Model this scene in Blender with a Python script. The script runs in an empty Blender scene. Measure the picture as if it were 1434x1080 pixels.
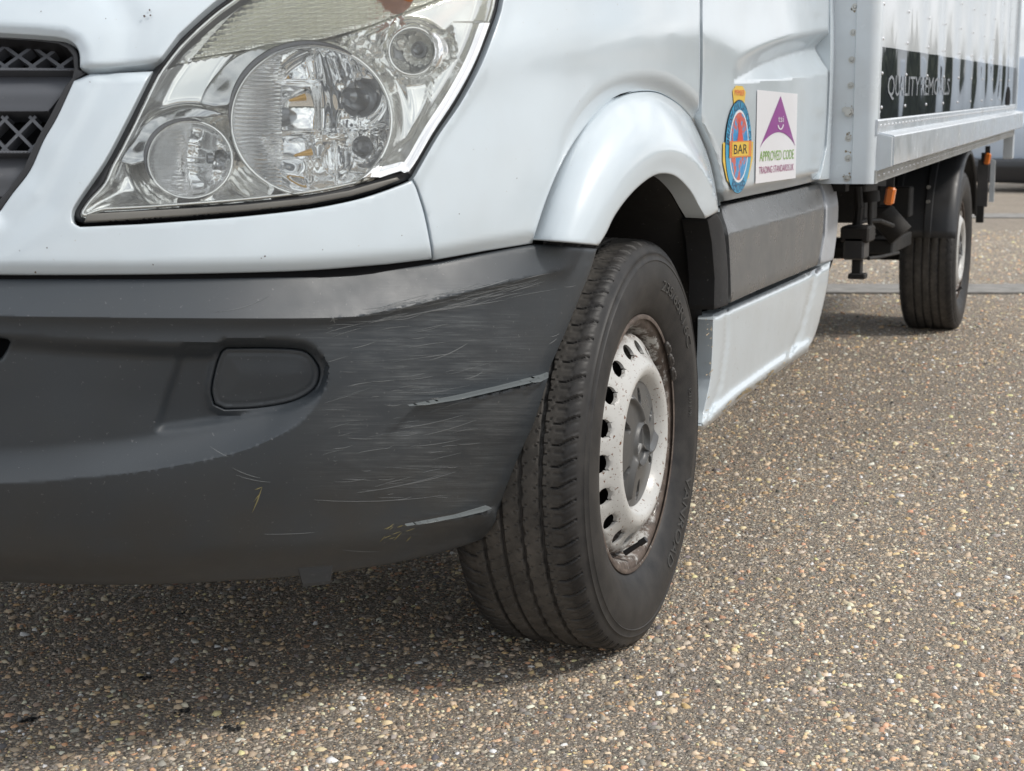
import bpy, math, random
import numpy as np
from mathutils import Vector, Matrix
from mathutils.geometry import delaunay_2d_cdt

S = bpy.context.scene
COL = S.collection
rng = np.random.default_rng(7)
random.seed(7)

# ------------------------------------------------------------------ camera
# van frame: X outward from the near side, Y rearward from the front axle, Z up
F_PX, CX, CY = 2000.0, 717.0, 540.0
_yd = np.array([888.0, -360.0, F_PX]); _yd /= np.linalg.norm(_yd)
_dn = np.array([117.0, 11400.0, F_PX]); _dn -= _dn.dot(_yd) * _yd; _dn /= np.linalg.norm(_dn)
_zd = -_dn
_xd = np.cross(_yd, _zd)
MV = np.array([_xd, _yd, _zd])          # camera (right, down, forward) -> van axes
def rays(p):
    p = np.atleast_2d(np.asarray(p, float))
    d = np.stack([(p[:, 0] - CX) / F_PX, (p[:, 1] - CY) / F_PX, np.ones(len(p))], 1)
    return d @ MV.T
CAM = np.array([0.93, 0, 0.345]) - rays([897, 623])[0] * 2.45

cam_data = bpy.data.cameras.new('camera')
cam_data.sensor_width = 36.0
cam_data.lens = 36.0 * F_PX / 1434.0
cam_data.clip_start = 0.05
cam_data.clip_end = 2000
cam = bpy.data.objects.new('camera', cam_data)
COL.objects.link(cam)
_r, _u, _b = MV[:, 0], -MV[:, 1], -MV[:, 2]
cam.matrix_world = Matrix(((_r[0], _u[0], _b[0], CAM[0]), (_r[1], _u[1], _b[1], CAM[1]),
                           (_r[2], _u[2], _b[2], CAM[2]), (0, 0, 0, 1)))
S.camera = cam
cam_data.dof.use_dof = True
cam_data.dof.focus_distance = 2.35
cam_data.dof.aperture_fstop = 11

# ------------------------------------------------------------------ world, sun, exposure
SUN_EL, SUN_AZ = math.radians(48), math.radians(8)     # azimuth from +X towards +Y
w = bpy.data.worlds.new('World'); S.world = w; w.use_nodes = True
nt = w.node_tree; nt.nodes.clear()
def WN(t, **k):
    n = nt.nodes.new(t)
    for a, b in k.items(): setattr(n, a, b)
    return n
sky = WN('ShaderNodeTexSky', sky_type='NISHITA')
sky.sun_disc = False
sky.sun_elevation = SUN_EL
sky.sun_rotation = math.radians(90) - SUN_AZ
sky.dust_density = 2.0
tc = WN('ShaderNodeTexCoord')
mp = WN('ShaderNodeMapping'); mp.inputs['Scale'].default_value = (1.0, 1.0, 2.6)
nz = WN('ShaderNodeTexNoise'); nz.inputs['Scale'].default_value = 2.3; nz.inputs['Detail'].default_value = 7
nz.inputs['Roughness'].default_value = 0.55
cr = WN('ShaderNodeValToRGB'); cr.color_ramp.elements[0].position = 0.28; cr.color_ramp.elements[1].position = 0.50
nz2 = WN('ShaderNodeTexNoise'); nz2.inputs['Scale'].default_value = 4.0; nz2.inputs['Detail'].default_value = 5
cc = WN('ShaderNodeValToRGB')
cc.color_ramp.elements[0].position = 0.35; cc.color_ramp.elements[0].color = (7.6, 8.2, 8.9, 1)
cc.color_ramp.elements[1].position = 0.65; cc.color_ramp.elements[1].color = (15.5, 15.6, 15.8, 1)
mx = WN('ShaderNodeMix', data_type='RGBA')
bg = WN('ShaderNodeBackground'); bg.inputs['Strength'].default_value = 0.10
out = WN('ShaderNodeOutputWorld')
L = nt.links.new
L(tc.outputs['Generated'], mp.inputs['Vector']); L(mp.outputs[0], nz.inputs['Vector']); L(mp.outputs[0], nz2.inputs['Vector'])
L(nz.outputs['Fac'], cr.inputs[0]); L(nz2.outputs['Fac'], cc.inputs[0])
L(cr.outputs[0], mx.inputs['Factor']); L(sky.outputs[0], mx.inputs['A']); L(cc.outputs[0], mx.inputs['B'])
L(mx.outputs['Result'], bg.inputs['Color']); L(bg.outputs[0], out.inputs['Surface'])

sd = bpy.data.lights.new('sun', 'SUN'); sd.energy = 2.9; sd.angle = math.radians(9); sd.color = (1.0, 0.95, 0.88)
sun = bpy.data.objects.new('sun', sd); COL.objects.link(sun)
sdir = Vector((math.cos(SUN_EL) * math.cos(SUN_AZ), math.cos(SUN_EL) * math.sin(SUN_AZ), math.sin(SUN_EL)))
sun.rotation_euler = sdir.to_track_quat('Z', 'Y').to_euler()
sun.location = (6, -3, 6)
S.view_settings.view_transform = 'Standard'
S.view_settings.look = 'None'
S.view_settings.gamma = 1
S.view_settings.exposure = -0.13
S.render.engine = 'CYCLES'
S.cycles.max_bounces = 14
S.cycles.glossy_bounces = 12
S.cycles.diffuse_bounces = 4
S.cycles.transparent_max_bounces = 24
S.cycles.use_denoising = True

# ------------------------------------------------------------------ material helpers
def mat(name, col, rough=0.5, metal=0.0, coat=0.0, spec=0.5, **kw):
    m = bpy.data.materials.new(name); m.use_nodes = True
    b = m.node_tree.nodes['Principled BSDF']
    b.inputs['Base Color'].default_value = (*col, 1)
    b.inputs['Roughness'].default_value = rough
    b.inputs['Metallic'].default_value = metal
    b.inputs['Coat Weight'].default_value = coat
    b.inputs['Coat Roughness'].default_value = 0.04
    b.inputs['Specular IOR Level'].default_value = spec
    return m
class NB:
    """small node-graph helper"""
    def __init__(s, m):
        s.m = m; s.t = m.node_tree; s.b = s.t.nodes['Principled BSDF']
    def n(s, t, ins=None, **k):
        q = s.t.nodes.new(t)
        for a, b in k.items(): setattr(q, a, b)
        for a, b in (ins or {}).items():
            if hasattr(b, 'is_output'): s.t.links.new(b, q.inputs[a])
            else: q.inputs[a].default_value = b
        return q
    def link(s, a, b): s.t.links.new(a, b)
    def coord(s, kind='Object', scale=(1, 1, 1), rot=(0, 0, 0), src=None):
        c = s.n('ShaderNodeTexCoord')
        q = s.n('ShaderNodeMapping', {'Vector': c.outputs[kind] if src is None else src, 'Scale': scale, 'Rotation': rot})
        return q.outputs[0]
    def noise(s, vec, scale, detail=4, rough=0.55):
        return s.n('ShaderNodeTexNoise', {'Vector': vec, 'Scale': scale, 'Detail': detail, 'Roughness': rough}).outputs['Fac']
    def ramp(s, fac, stops):
        q = s.n('ShaderNodeValToRGB', {'Fac': fac}); e = q.color_ramp.elements
        e[0].position, e[0].color = stops[0][0], (*stops[0][1], 1)
        e[1].position, e[1].color = stops[-1][0], (*stops[-1][1], 1)
        for p, c in stops[1:-1]:
            x = e.new(p); x.color = (*c, 1)
        return q.outputs[0]
    def lvl(s, fac, a, b, lo=0.0, hi=1.0):
        return s.n('ShaderNodeMapRange', {'Value': fac, 'From Min': a, 'From Max': b, 'To Min': lo, 'To Max': hi}).outputs[0]
    def mix(s, fac, a, b, blend='MIX'):
        q = s.n('ShaderNodeMix', data_type='RGBA', blend_type=blend)
        for k, v in (('Factor', fac), ('A', a), ('B', b)):
            if hasattr(v, 'is_output'): s.t.links.new(v, q.inputs[k])
            else: q.inputs[k].default_value = v if k == 'Factor' else (*v, 1)
        return q.outputs['Result']
    def math(s, op, a, b=0.0):
        q = s.n('ShaderNodeMath', operation=op)
        for i, v in enumerate((a, b)):
            if hasattr(v, 'is_output'): s.t.links.new(v, q.inputs[i])
            else: q.inputs[i].default_value = v
        return q.outputs[0]
    def bump(s, h, strength=0.3, dist=0.001, to=None):
        q = s.n('ShaderNodeBump', {'Height': h, 'Strength': strength, 'Distance': dist})
        s.link(q.outputs[0], s.b.inputs['Normal'] if to is None else to)
        return q

def paint(name, col, dirt=0.15, rust=0.0, rough=0.16):
    m = mat(name, col, 0.35, 0, 1.0); g = NB(m); m.node_tree.nodes['Principled BSDF'].inputs['Coat Roughness'].default_value = rough * 0.25
    v = g.coord()
    d = g.lvl(g.noise(v, 7, 6), 0.42, 0.8)
    c = g.mix(g.math('MULTIPLY', d, dirt), col, (0.36, 0.34, 0.31))
    sp = g.lvl(g.noise(v, 130, 3, 0.6), 0.72, 0.76)
    c = g.mix(g.math('MULTIPLY', sp, 0.45), c, (0.30, 0.26, 0.2))
    if rust:
        r = g.lvl(g.noise(v, 60, 5, 0.7), 0.62, 0.68)
        c = g.mix(g.math('MULTIPLY', r, rust), c, (0.16, 0.06, 0.025))
    g.link(c, g.b.inputs['Base Color'])
    g.link(g.lvl(g.noise(v, 9, 6, 0.7), 0.35, 0.8, rough * 0.2, rough + 0.12), g.b.inputs['Coat Roughness'])
    g.bump(g.noise(v, 420, 2), 0.06, 0.0004)
    return m

WHITE = (0.56, 0.63, 0.68)
M_white = paint('white_paint', WHITE)
M_whitebox = paint('white_box_paint', (0.60, 0.655, 0.70), 0.3, 0.0, 0.3)
M_skirt = paint('aluminium_skirt_paint', (0.55, 0.60, 0.65), 0.35, 0.0, 0.28)
M_side = paint('glossy_white_side', (0.66, 0.69, 0.72), 0.1, 0.0, 0.06)
M_blackgloss = mat('black_gloss_stripe', (0.018, 0.022, 0.030), 0.045, 0, 0.0)
M_dark = mat('dark_cavity', (0.008, 0.008, 0.009), 0.9, spec=0.1)
M_seal = mat('black_rubber_seal', (0.018, 0.018, 0.02), 0.45)
M_chrome = mat('headlight_chrome', (0.86, 0.87, 0.87), 0.12, 1.0)
M_amber = mat('amber_lens', (0.75, 0.2, 0.03), 0.25, 0, 0.4)
M_amberbulb = mat('amber_bulb_glass', (0.42, 0.15, 0.06), 0.3, 0.2, 0.2)

def plastic(name, col, rough=0.5, grain=900, dirt=(0.09, 0.08, 0.065), amt=0.4, bs=0.25):
    m = mat(name, col, rough); g = NB(m); v = g.coord()
    d = g.lvl(g.noise(v, 5, 7, 0.65), 0.42, 0.75)
    c = g.mix(g.math('MULTIPLY', d, amt), col, dirt)
    sp = g.lvl(g.noise(v, 160, 2), 0.70, 0.74)
    c = g.mix(g.math('MULTIPLY', sp, 0.35), c, (0.22, 0.21, 0.2))
    g.link(c, g.b.inputs['Base Color'])
    g.link(g.lvl(g.noise(v, 14, 5), 0.3, 0.75, rough - 0.08, rough + 0.12), g.b.inputs['Roughness'])
    g.bump(g.noise(v, grain, 2), bs, 0.0004)
    return m
M_grey = plastic('grey_rocker_plastic', (0.118, 0.122, 0.126), 0.30, amt=0.15)
M_greylight = plastic('pale_grey_plastic', (0.40, 0.42, 0.45), 0.4, amt=0.15)
M_grille = plastic('grille_plastic', (0.075, 0.08, 0.092), 0.45, amt=0.2)
M_liner = plastic('liner_plastic', (0.014, 0.014, 0.015), 0.75, 60, amt=0.5, dirt=(0.03, 0.028, 0.025), bs=0.5)
M_chassis = plastic('chassis_black', (0.012, 0.012, 0.012), 0.7, 80, amt=0.6, dirt=(0.03, 0.025, 0.02))
M_guard = plastic('mudguard_plastic', (0.03, 0.033, 0.038), 0.42, 200, amt=0.5, dirt=(0.06, 0.055, 0.05))

def bumper_mat():
    m = mat('scuffed_bumper_plastic', (0.06, 0.065, 0.07), 0.5, spec=0.65); g = NB(m)
    v = g.coord()
    base = (0.034, 0.042, 0.051)
    d = g.lvl(g.noise(v, 6, 6, 0.65), 0.4, 0.75)
    c = g.mix(g.math('MULTIPLY', d, 0.45), base, (0.045, 0.049, 0.052))
    sp = g.lvl(g.noise(v, 210, 3), 0.69, 0.72)
    c = g.mix(g.math('MULTIPLY', sp, 0.35), c, (0.25, 0.25, 0.25))
    # brown road dirt on the lower edge (height based, it stays on the plastic)
    sx = g.n('ShaderNodeSeparateXYZ', {'Vector': g.n('ShaderNodeTexCoord').outputs['Object']}).outputs
    low = g.math('MULTIPLY', g.lvl(sx[2], 0.47, 0.38), g.lvl(g.noise(v, 11, 5), 0.3, 0.6))
    c = g.mix(g.math('MULTIPLY', low, 0.5), c, (0.042, 0.040, 0.036))
    # scuffed zone at the corner: fine streaks running along the bumper
    uv = g.n('ShaderNodeUVMap').outputs[0]
    su = g.n('ShaderNodeSeparateXYZ', {'Vector': uv}).outputs
    def hump(o, a, b, cc, dd):
        return g.math('MULTIPLY', g.lvl(o, a, b), g.lvl(o, cc, dd, 1, 0))
    reg = g.math('MULTIPLY', hump(su[0], 0.40, 0.56, 0.66, 0.80), hump(su[1], 0.38, 0.46, 0.62, 0.78))
    st = g.noise(g.coord(src=uv, scale=(9, 200, 1), rot=(0, 0, 0.12)), 1.0, 6, 0.7)
    st2 = g.noise(g.coord(src=uv, scale=(14, 420, 1), rot=(0, 0, 0.22)), 1.0, 4, 0.7)
    pat = g.lvl(g.noise(g.coord(src=uv, scale=(9, 16, 1)), 1.0, 3), 0.38, 0.62)
    s1 = g.math('MULTIPLY', g.lvl(st, 0.42, 0.66), g.math('MULTIPLY', reg, pat))
    s2 = g.math('MULTIPLY', g.lvl(st2, 0.53, 0.68), g.math('MULTIPLY', reg, pat))
    c = g.mix(g.math('MULTIPLY', s1, 0.55), c, (0.15, 0.165, 0.175))
    c = g.mix(g.math('MULTIPLY', s2, 0.6), c, (0.23, 0.245, 0.25))
    g.link(c, g.b.inputs['Base Color'])
    g.link(g.lvl(g.noise(v, 13, 5), 0.3, 0.75, 0.40, 0.58), g.b.inputs['Roughness'])
    g.bump(g.math('ADD', g.noise(v, 900, 2), g.math('MULTIPLY', s1, 0.8)), 0.28, 0.0005)
    return m
M_bumper = bumper_mat()
M_scratch = mat('scratch_marks', (0.15, 0.16, 0.165), 0.6)
M_scratchy = mat('yellow_scratch', (0.24, 0.21, 0.10), 0.7)

def glass_mat(name, haze=0.05, tint=(0.97, 0.98, 0.96), rough=0.03):
    m = bpy.data.materials.new(name); m.use_nodes = True; t = m.node_tree; t.nodes.clear()
    tr = t.nodes.new('ShaderNodeBsdfTransparent'); tr.inputs[0].default_value = (*tint, 1)
    gl = t.nodes.new('ShaderNodeBsdfGlossy'); gl.inputs['Roughness'].default_value = rough
    df = t.nodes.new('ShaderNodeBsdfDiffuse'); df.inputs[0].default_value = (0.93, 0.93, 0.88, 1)
    fr = t.nodes.new('ShaderNodeFresnel'); fr.inputs[0].default_value = 1.5
    m1 = t.nodes.new('ShaderNodeMixShader'); m1.inputs[0].default_value = haze
    m2 = t.nodes.new('ShaderNodeMixShader'); o = t.nodes.new('ShaderNodeOutputMaterial')
    t.links.new(tr.outputs[0], m1.inputs[1]); t.links.new(df.outputs[0], m1.inputs[2])
    t.links.new(fr.outputs[0], m2.inputs[0]); t.links.new(m1.outputs[0], m2.inputs[1]); t.links.new(gl.outputs[0], m2.inputs[2])
    t.links.new(m2.outputs[0], o.inputs[0])
    return m
M_lens = glass_mat('headlight_lens_plastic', 0.045)
M_bulbglass = glass_mat('bulb_glass', 0.03)

# ------------------------------------------------------------------ object helpers
def link(o, parent=None):
    COL.objects.link(o)
    if parent is not None: o.parent = parent
    return o
def mesh_obj(name, V, Fc, m, parent=None, smooth=True, uv=None, angle=None):
    me = bpy.data.meshes.new(name)
    me.from_pydata([tuple(map(float, q)) for q in V], [], [tuple(int(i) for i in q) for q in Fc])
    if m is not None:
        for mm in (m if isinstance(m, (list, tuple)) else [m]): me.materials.append(mm)
    if smooth: me.polygons.foreach_set('use_smooth', [True] * len(me.polygons))
    if uv is not None:
        ul = me.uv_layers.new(name='UVMap')
        li = np.empty(len(me.loops), np.int32); me.loops.foreach_get('vertex_index', li)
        ul.data.foreach_set('uv', np.asarray(uv, np.float32)[li].ravel())
    me.update()
    if angle is not None: me.set_sharp_from_angle(angle=math.radians(angle))
    return link(bpy.data.objects.new(name, me), parent)
def empty(name, loc=(0, 0, 0), parent=None, **props):
    o = bpy.data.objects.new(name, None); o.empty_display_size = 0.1
    o.location = loc; link(o, parent)
    for k, v in props.items(): o[k] = v
    return o
def tag(o, label=None, category=None, group=None, kind=None):
    for k, v in (('label', label), ('category', category), ('group', group), ('kind', kind)):
        if v: o[k] = v
    return o
class MB:
    def __init__(s): s.v, s.f = [], []
    def add(s, V, Fc):
        b = len(s.v); s.v += [tuple(q) for q in V]; s.f += [tuple(i + b for i in q) for q in Fc]; return s
    def box(s, c, size, rot=None, bev=0.0):
        x, y, z = [q / 2 for q in size]
        R = rot if rot is not None else Matrix.Identity(3)
        if bev <= 0:
            P = [Vector((i * x, j * y, k * z)) for i in (-1, 1) for j in (-1, 1) for k in (-1, 1)]
            Fc = [(0, 1, 3, 2), (4, 6, 7, 5), (0, 4, 5, 1), (2, 3, 7, 6), (0, 2, 6, 4), (1, 5, 7, 3)]
            return s.add([Vector(c) + R @ q for q in P], Fc)
        P = []; idx = {}
        for i in (-1, 1):
            for j in (-1, 1):
                for k in (-1, 1):
                    for ax in range(3):
                        q = [i * (x - bev), j * (y - bev), k * (z - bev)]
                        q[ax] = (i * x, j * y, k * z)[ax]
                        idx[(i, j, k, ax)] = len(P); P.append(Vector(q))
        Fc = []
        for ax, (b1, b2) in enumerate(((1, 2), (0, 2), (0, 1))):
            for sg in (-1, 1):
                q = []
                for a, b in ((-1, -1), (1, -1), (1, 1), (-1, 1)):
                    kk = [0, 0, 0]; kk[ax] = sg; kk[b1] = a; kk[b2] = b
                    q.append(idx[(*kk, ax)])
                Fc.append(tuple(q) if (sg > 0) != (ax == 1) else tuple(q[::-1]))
        for a in range(3):
            b, c3 = [q for q in range(3) if q != a]
            for sb in (-1, 1):
                for sc in (-1, 1):
                    k1 = [0, 0, 0]; k1[b] = sb; k1[c3] = sc; k1[a] = -1
                    k2 = list(k1); k2[a] = 1
                    Fc.append((idx[(*k1, b)], idx[(*k2, b)], idx[(*k2, c3)], idx[(*k1, c3)]))
        for i in (-1, 1):
            for j in (-1, 1):
                for k in (-1, 1):
                    Fc.append((idx[(i, j, k, 0)], idx[(i, j, k, 1)], idx[(i, j, k, 2)]))
        return s.add([Vector(c) + R @ q for q in P], Fc)
    def cyl(s, a, b, r, n=14, r2=None, caps=True):
        a, b = Vector(a), Vector(b); d = (b - a).normalized()
        t = d.orthogonal().normalized(); u = d.cross(t); r2 = r if r2 is None else r2
        V = []
        for p, rr in ((a, r), (b, r2)):
            for i in range(n):
                an = 2 * math.pi * i / n
                V.append(p + (t * math.cos(an) + u * math.sin(an)) * rr)
        Fc = [(i, (i + 1) % n, n + (i + 1) % n, n + i) for i in range(n)]
        if caps: Fc += [tuple(range(n))[::-1], tuple(range(n, 2 * n))]
        return s.add(V, Fc)
    def tube(s, pts, r, n=8):
        pts = [Vector(p) for p in pts]
        for a, b in zip(pts, pts[1:]): s.cyl(a, b, r, n)
        return s
    def build(s, name, m, parent=None, smooth=False, angle=40):
        o = mesh_obj(name, s.v, s.f, m, parent, smooth=smooth)
        if smooth: o.data.set_sharp_from_angle(angle=math.radians(angle))
        bm_fix(o.data); return o
import bmesh
def bm_fix(me):
    bm = bmesh.new(); bm.from_mesh(me); bmesh.ops.recalc_face_normals(bm, faces=bm.faces[:]); bm.to_mesh(me); bm.free()

def spl(pts, n=8, closed=False):
    """Catmull-Rom through 2-D or 3-D points"""
    P = [np.array(q, float) for q in pts]
    if closed: P = [P[-1]] + P + [P[0], P[1]]
    else: P = [2 * P[0] - P[1]] + P + [2 * P[-1] - P[-2]]
    o = []
    for i in range(1, len(P) - 2):
        a, b, c, d = P[i - 1:i + 3]
        for k in range(n):
            t = k / n
            o.append(0.5 * ((2 * b) + (c - a) * t + (2 * a - 5 * b + 4 * c - d) * t * t + (3 * b - a - 3 * c + d) * t ** 3))
    if not closed: o.append(P[-2])
    return [tuple(q) for q in o]
def ell(cx, cy, rx, ry, n=48, a0=0.0, a1=2 * math.pi, rot=0.0):
    o = []
    for i in range(n):
        a = a0 + (a1 - a0) * i / n
        x, y = rx * math.cos(a), ry * math.sin(a)
        o.append((cx + x * math.cos(rot) - y * math.sin(rot), cy + x * math.sin(rot) + y * math.cos(rot)))
    return o
def resample(poly, sp, closed=True):
    P = np.array(poly, float)
    if closed: P = np.vstack([P, P[:1]])
    o = []
    for a, b in zip(P, P[1:]):
        L_ = np.linalg.norm(b - a)
        if L_ < 1e-6: continue
        k = max(1, int(round(L_ / sp)))
        for i in range(k): o.append(a + (b - a) * i / k)
    if not closed: o.append(P[-1])
    return np.array(o)
def seg_dist(pts, line, closed=False, signed=False):
    """distance from points to a polyline; signed: >0 on the right-hand side (below, for a left-to-right line)"""
    P = np.asarray(pts, float); Q = np.array(line, float)
    if closed: Q = np.vstack([Q, Q[:1]])
    best = np.full(len(P), 1e9); sg = np.ones(len(P)); par = np.zeros(len(P))
    tot = 0; Ls = np.linalg.norm(np.diff(Q, axis=0), axis=1); full = Ls.sum()
    for i, (a, b) in enumerate(zip(Q, Q[1:])):
        d = b - a; l2 = d @ d
        if l2 < 1e-12: continue
        t = np.clip(((P - a) @ d) / l2, 0, 1)
        e = P - (a + t[:, None] * d)
        q = np.hypot(e[:, 0], e[:, 1])
        m_ = q < best - 1e-9
        best = np.where(m_, q, best)
        c = d[0] * (P[:, 1] - a[1]) - d[1] * (P[:, 0] - a[0])
        sg = np.where(m_, np.sign(c), sg); par = np.where(m_, (tot + t * Ls[i]) / full, par); tot += Ls[i]
    if signed: return best * np.where(sg == 0, 1, sg), par
    return best
def inside(pts, poly):
    P = np.asarray(pts, float); Q = np.array(poly, float); r = np.zeros(len(P), bool)
    x, y = P[:, 0], P[:, 1]
    for a, b in zip(Q, np.roll(Q, -1, 0)):
        if a[1] == b[1]: continue
        c = ((a[1] > y) != (b[1] > y)) & (x < (b[0] - a[0]) * (y - a[1]) / (b[1] - a[1]) + a[0])
        r ^= c
    return r
def sm(x, a, b):
    t = np.clip((np.asarray(x, float) - a) / (b - a), 0, 1); return t * t * (3 - 2 * t)

def onplane(p, ax, val):
    d = rays(p); t = (val - CAM[ax]) / d[:, ax]
    return CAM + d * t[:, None]
onX = lambda p, v: onplane(p, 0, v)
onY = lambda p, v: onplane(p, 1, v)
onZ = lambda p, v: onplane(p, 2, v)

# ------------------------------------------------------------------ the cab's basic form
_zz = np.linspace(0, 2.0, 801)
def _table(zs, vs, w=0.035):
    a = np.interp(_zz, zs, vs); k = np.exp(-0.5 * (np.arange(-60, 61) * (_zz[1] - _zz[0]) / w) ** 2); k /= k.sum()
    return np.convolve(np.pad(a, 60, mode='edge'), k, mode='valid')
T_A = _table([0, .25, .35, .45, .58, .70, 1.1, 1.3, 2.0], [.83, .855, .885, .925, .955, .968, .968, .955, .86])
T_F = _table([0, .25, .33, .45, .6, .72, .82, .92, 1.02, 1.10, 1.18, 1.26, 1.34, 2.0],
             [.86, .90, .955, .99, 1.0, .985, .955, .91, .845, .77, .66, .50, .30, .05])
NEXP = 2.7
def g_body(P):
    X, Y, Z = P[:, 0], P[:, 1], P[:, 2]
    A = np.interp(Z, _zz, T_A); Fy = np.interp(Z, _zz, T_F)
    y = np.maximum(-(Y - 0.15), 0) / (Fy + 0.15)
    return (np.abs(X / A) ** NEXP + y ** NEXP) ** (1 / NEXP) - 1
def body(p):
    """point and outward normal of the cab skin seen along photograph direction p"""
    d = rays(p); n = len(d); d = d / np.linalg.norm(d, axis=1)[:, None]
    ts = np.linspace(0.9, 5.5, 240); lo = np.full(n, np.nan); hi = np.full(n, np.nan)
    prev = g_body(CAM + d * ts[0]); bt = np.full(n, ts[0]); bv = prev.copy()
    for t0, t1 in zip(ts, ts[1:]):
        cur = g_body(CAM + d * t1)
        m_ = np.isnan(lo) & (prev > 0) & (cur <= 0); lo[m_] = t0; hi[m_] = t1
        q = cur < bv; bv[q] = cur[q]; bt[q] = t1; prev = cur
    miss = np.isnan(lo); lo[miss] = bt[miss]; hi[miss] = bt[miss]
    for _ in range(22):
        mid = (lo + hi) / 2; v = g_body(CAM + d * mid[:, None]) > 0
        lo = np.where(v, mid, lo); hi = np.where(v, hi, mid)
    P = CAM + d * ((lo + hi) / 2)[:, None]
    return P, grad(g_body, P)
def grad(g, P):
    N = np.zeros_like(P)
    for k in range(3):
        e = np.zeros(3); e[k] = 2e-3; N[:, k] = g(P + e) - g(P - e)
    return N / np.linalg.norm(N, axis=1)[:, None]
def plane_x(xv):
    """nearly upright side skin at X = xv (number or function of Z)"""
    def s(p):
        f = xv if callable(xv) else (lambda z: np.full(len(z), xv))
        X = f(np.full(len(np.atleast_2d(p)), 0.6))
        for _ in range(8):
            d = rays(p); t = (X - CAM[0]) / d[:, 0]; P = CAM + d * t[:, None]; X = f(P[:, 2])
        N = np.tile(np.array([1.0, 0, 0]), (len(P), 1))
        return P, N
    return s

def panel(name, poly, m, parent, surf=body, sp=6.0, disp=None, r=3.0, drop=0.003, skirt=0.012, off=0.0, holes=(), sp_edge=None, lines=()):
    """a curved sheet whose outline is poly; disp(points) lifts it along the normal; its edge is rolled in and returned"""
    loops = [resample(poly, sp_edge or sp)] + [resample(h, sp_edge or sp) for h in holes]
    P2 = np.array(poly, float)
    x0, y0 = P2.min(0); x1, y1 = P2.max(0)
    gx, gy = np.meshgrid(np.arange(x0, x1, sp), np.arange(y0, y1, sp))
    gx = gx + (np.arange(gx.shape[0]) % 2)[:, None] * sp * 0.5
    G = np.stack([gx.ravel(), gy.ravel()], 1)
    ins = inside(G, loops[0])
    for h in loops[1:]: ins &= ~inside(G, h)
    G = G[ins]
    de = np.full(len(G), 1e9)
    for l in loops: de = np.minimum(de, seg_dist(G, l, True))
    G = G[de > (max(r, 0) + sp * 0.45)]
    extra = []
    if r > 0:
        for l in loops:
            t = np.roll(l, -1, 0) - np.roll(l, 1, 0); t /= np.linalg.norm(t, axis=1)[:, None] + 1e-9
            nn = np.stack([-t[:, 1], t[:, 0]], 1)
            for fr in (0.2, 0.55, 1.0):
                for sg in (1, -1):
                    q = l + nn * sg * r * fr
                    ok = inside(q, loops[0])
                    for h in loops[1:]: ok &= ~inside(q, h)
                    dq = np.full(len(q), 1e9)
                    for l2 in loops: dq = np.minimum(dq, seg_dist(q, l2, True))
                    extra.append(q[ok & (dq > r * fr * 0.9)])
    for ln in lines: 
        q = resample(ln, sp, False); ok = inside(q, loops[0])
        dq = np.full(len(q), 1e9)
        for l2 in loops: dq = np.minimum(dq, seg_dist(q, l2, True))
        extra.append(q[ok & (dq > sp * .4)])
    A = np.vstack(loops + [G] + extra)
    edges = []; b = 0
    for l in loops:
        edges += [(b + i, b + (i + 1) % len(l)) for i in range(len(l))]; b += len(l)
    nb = b
    rr = delaunay_2d_cdt([Vector(q) for q in A], edges, [], 0, 1e-4)
    V2 = np.array([tuple(q) for q in rr[0]]); tri = np.array([q for q in rr[2] if len(q) == 3])
    cen = V2[tri].mean(1); ok = inside(cen, loops[0])
    for h in loops[1:]: ok &= ~inside(cen, h)
    tri = tri[ok]
    P, N = surf(V2)
    de = np.full(len(V2), 1e9)
    for l in loops: de = np.minimum(de, seg_dist(V2, l, True))
    dd = np.full(len(V2), float(off))
    if disp is not None: dd = dd + disp(V2)
    if r > 0:
        k = np.clip(1 - de / r, 0, 1); dd = dd - drop * (1 - np.sqrt(np.clip(1 - k * k, 0, 1)))
    # lift along the line of sight by the amount that raises the skin by dd, so outlines stay where they were traced
    rd_ = rays(V2); rd_ /= np.linalg.norm(rd_, axis=1)[:, None]
    co = (N * rd_).sum(1); co = np.where(co > -0.16, -0.16, co)
    P = P + rd_ * (dd / co)[:, None]
    # orientation towards the outside
    n0 = np.cross(P[tri[:, 1]] - P[tri[:, 0]], P[tri[:, 2]] - P[tri[:, 0]])
    fl = (n0 * N[tri[:, 0]]).sum(1) < 0
    tri[fl] = tri[fl][:, ::-1]
    faces = [tuple(q) for q in tri]
    V = [tuple(q) for q in P]; UV = [(q[0] / 1000, q[1] / 1000) for q in V2]
    if skirt:
        cnt = {}
        for q in tri:
            for a, b_ in ((q[0], q[1]), (q[1], q[2]), (q[2], q[0])): cnt[(int(a), int(b_))] = 1
        be = [e for e in cnt if (e[1], e[0]) not in cnt]
        mp_ = {}
        for e in be:
            for i in e:
                if i not in mp_:
                    mp_[i] = len(V); V.append(tuple(P[i] - N[i] * skirt)); UV.append(UV[i])
        for a, b_ in be: faces.append((b_, a, mp_[a], mp_[b_]))
    o = mesh_obj(name, V, faces, m, parent, uv=UV)
    o.data.set_sharp_from_angle(angle=math.radians(50))
    return o

def text_verts(s, size=1.0, res=3):
    cu = bpy.data.curves.new('lettering', 'FONT'); cu.body = s; cu.size = size; cu.resolution_u = res
    ob = bpy.data.objects.new('lettering', cu); COL.objects.link(ob)
    bpy.context.view_layer.update()
    me = ob.evaluated_get(bpy.context.evaluated_depsgraph_get()).to_mesh()
    V = np.array([tuple(v.co) for v in me.vertices]); Fc = [tuple(p.vertices) for p in me.polygons]
    ob.evaluated_get(bpy.context.evaluated_depsgraph_get()).to_mesh_clear()
    bpy.data.objects.remove(ob); bpy.data.curves.remove(cu)
    return V, Fc
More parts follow.
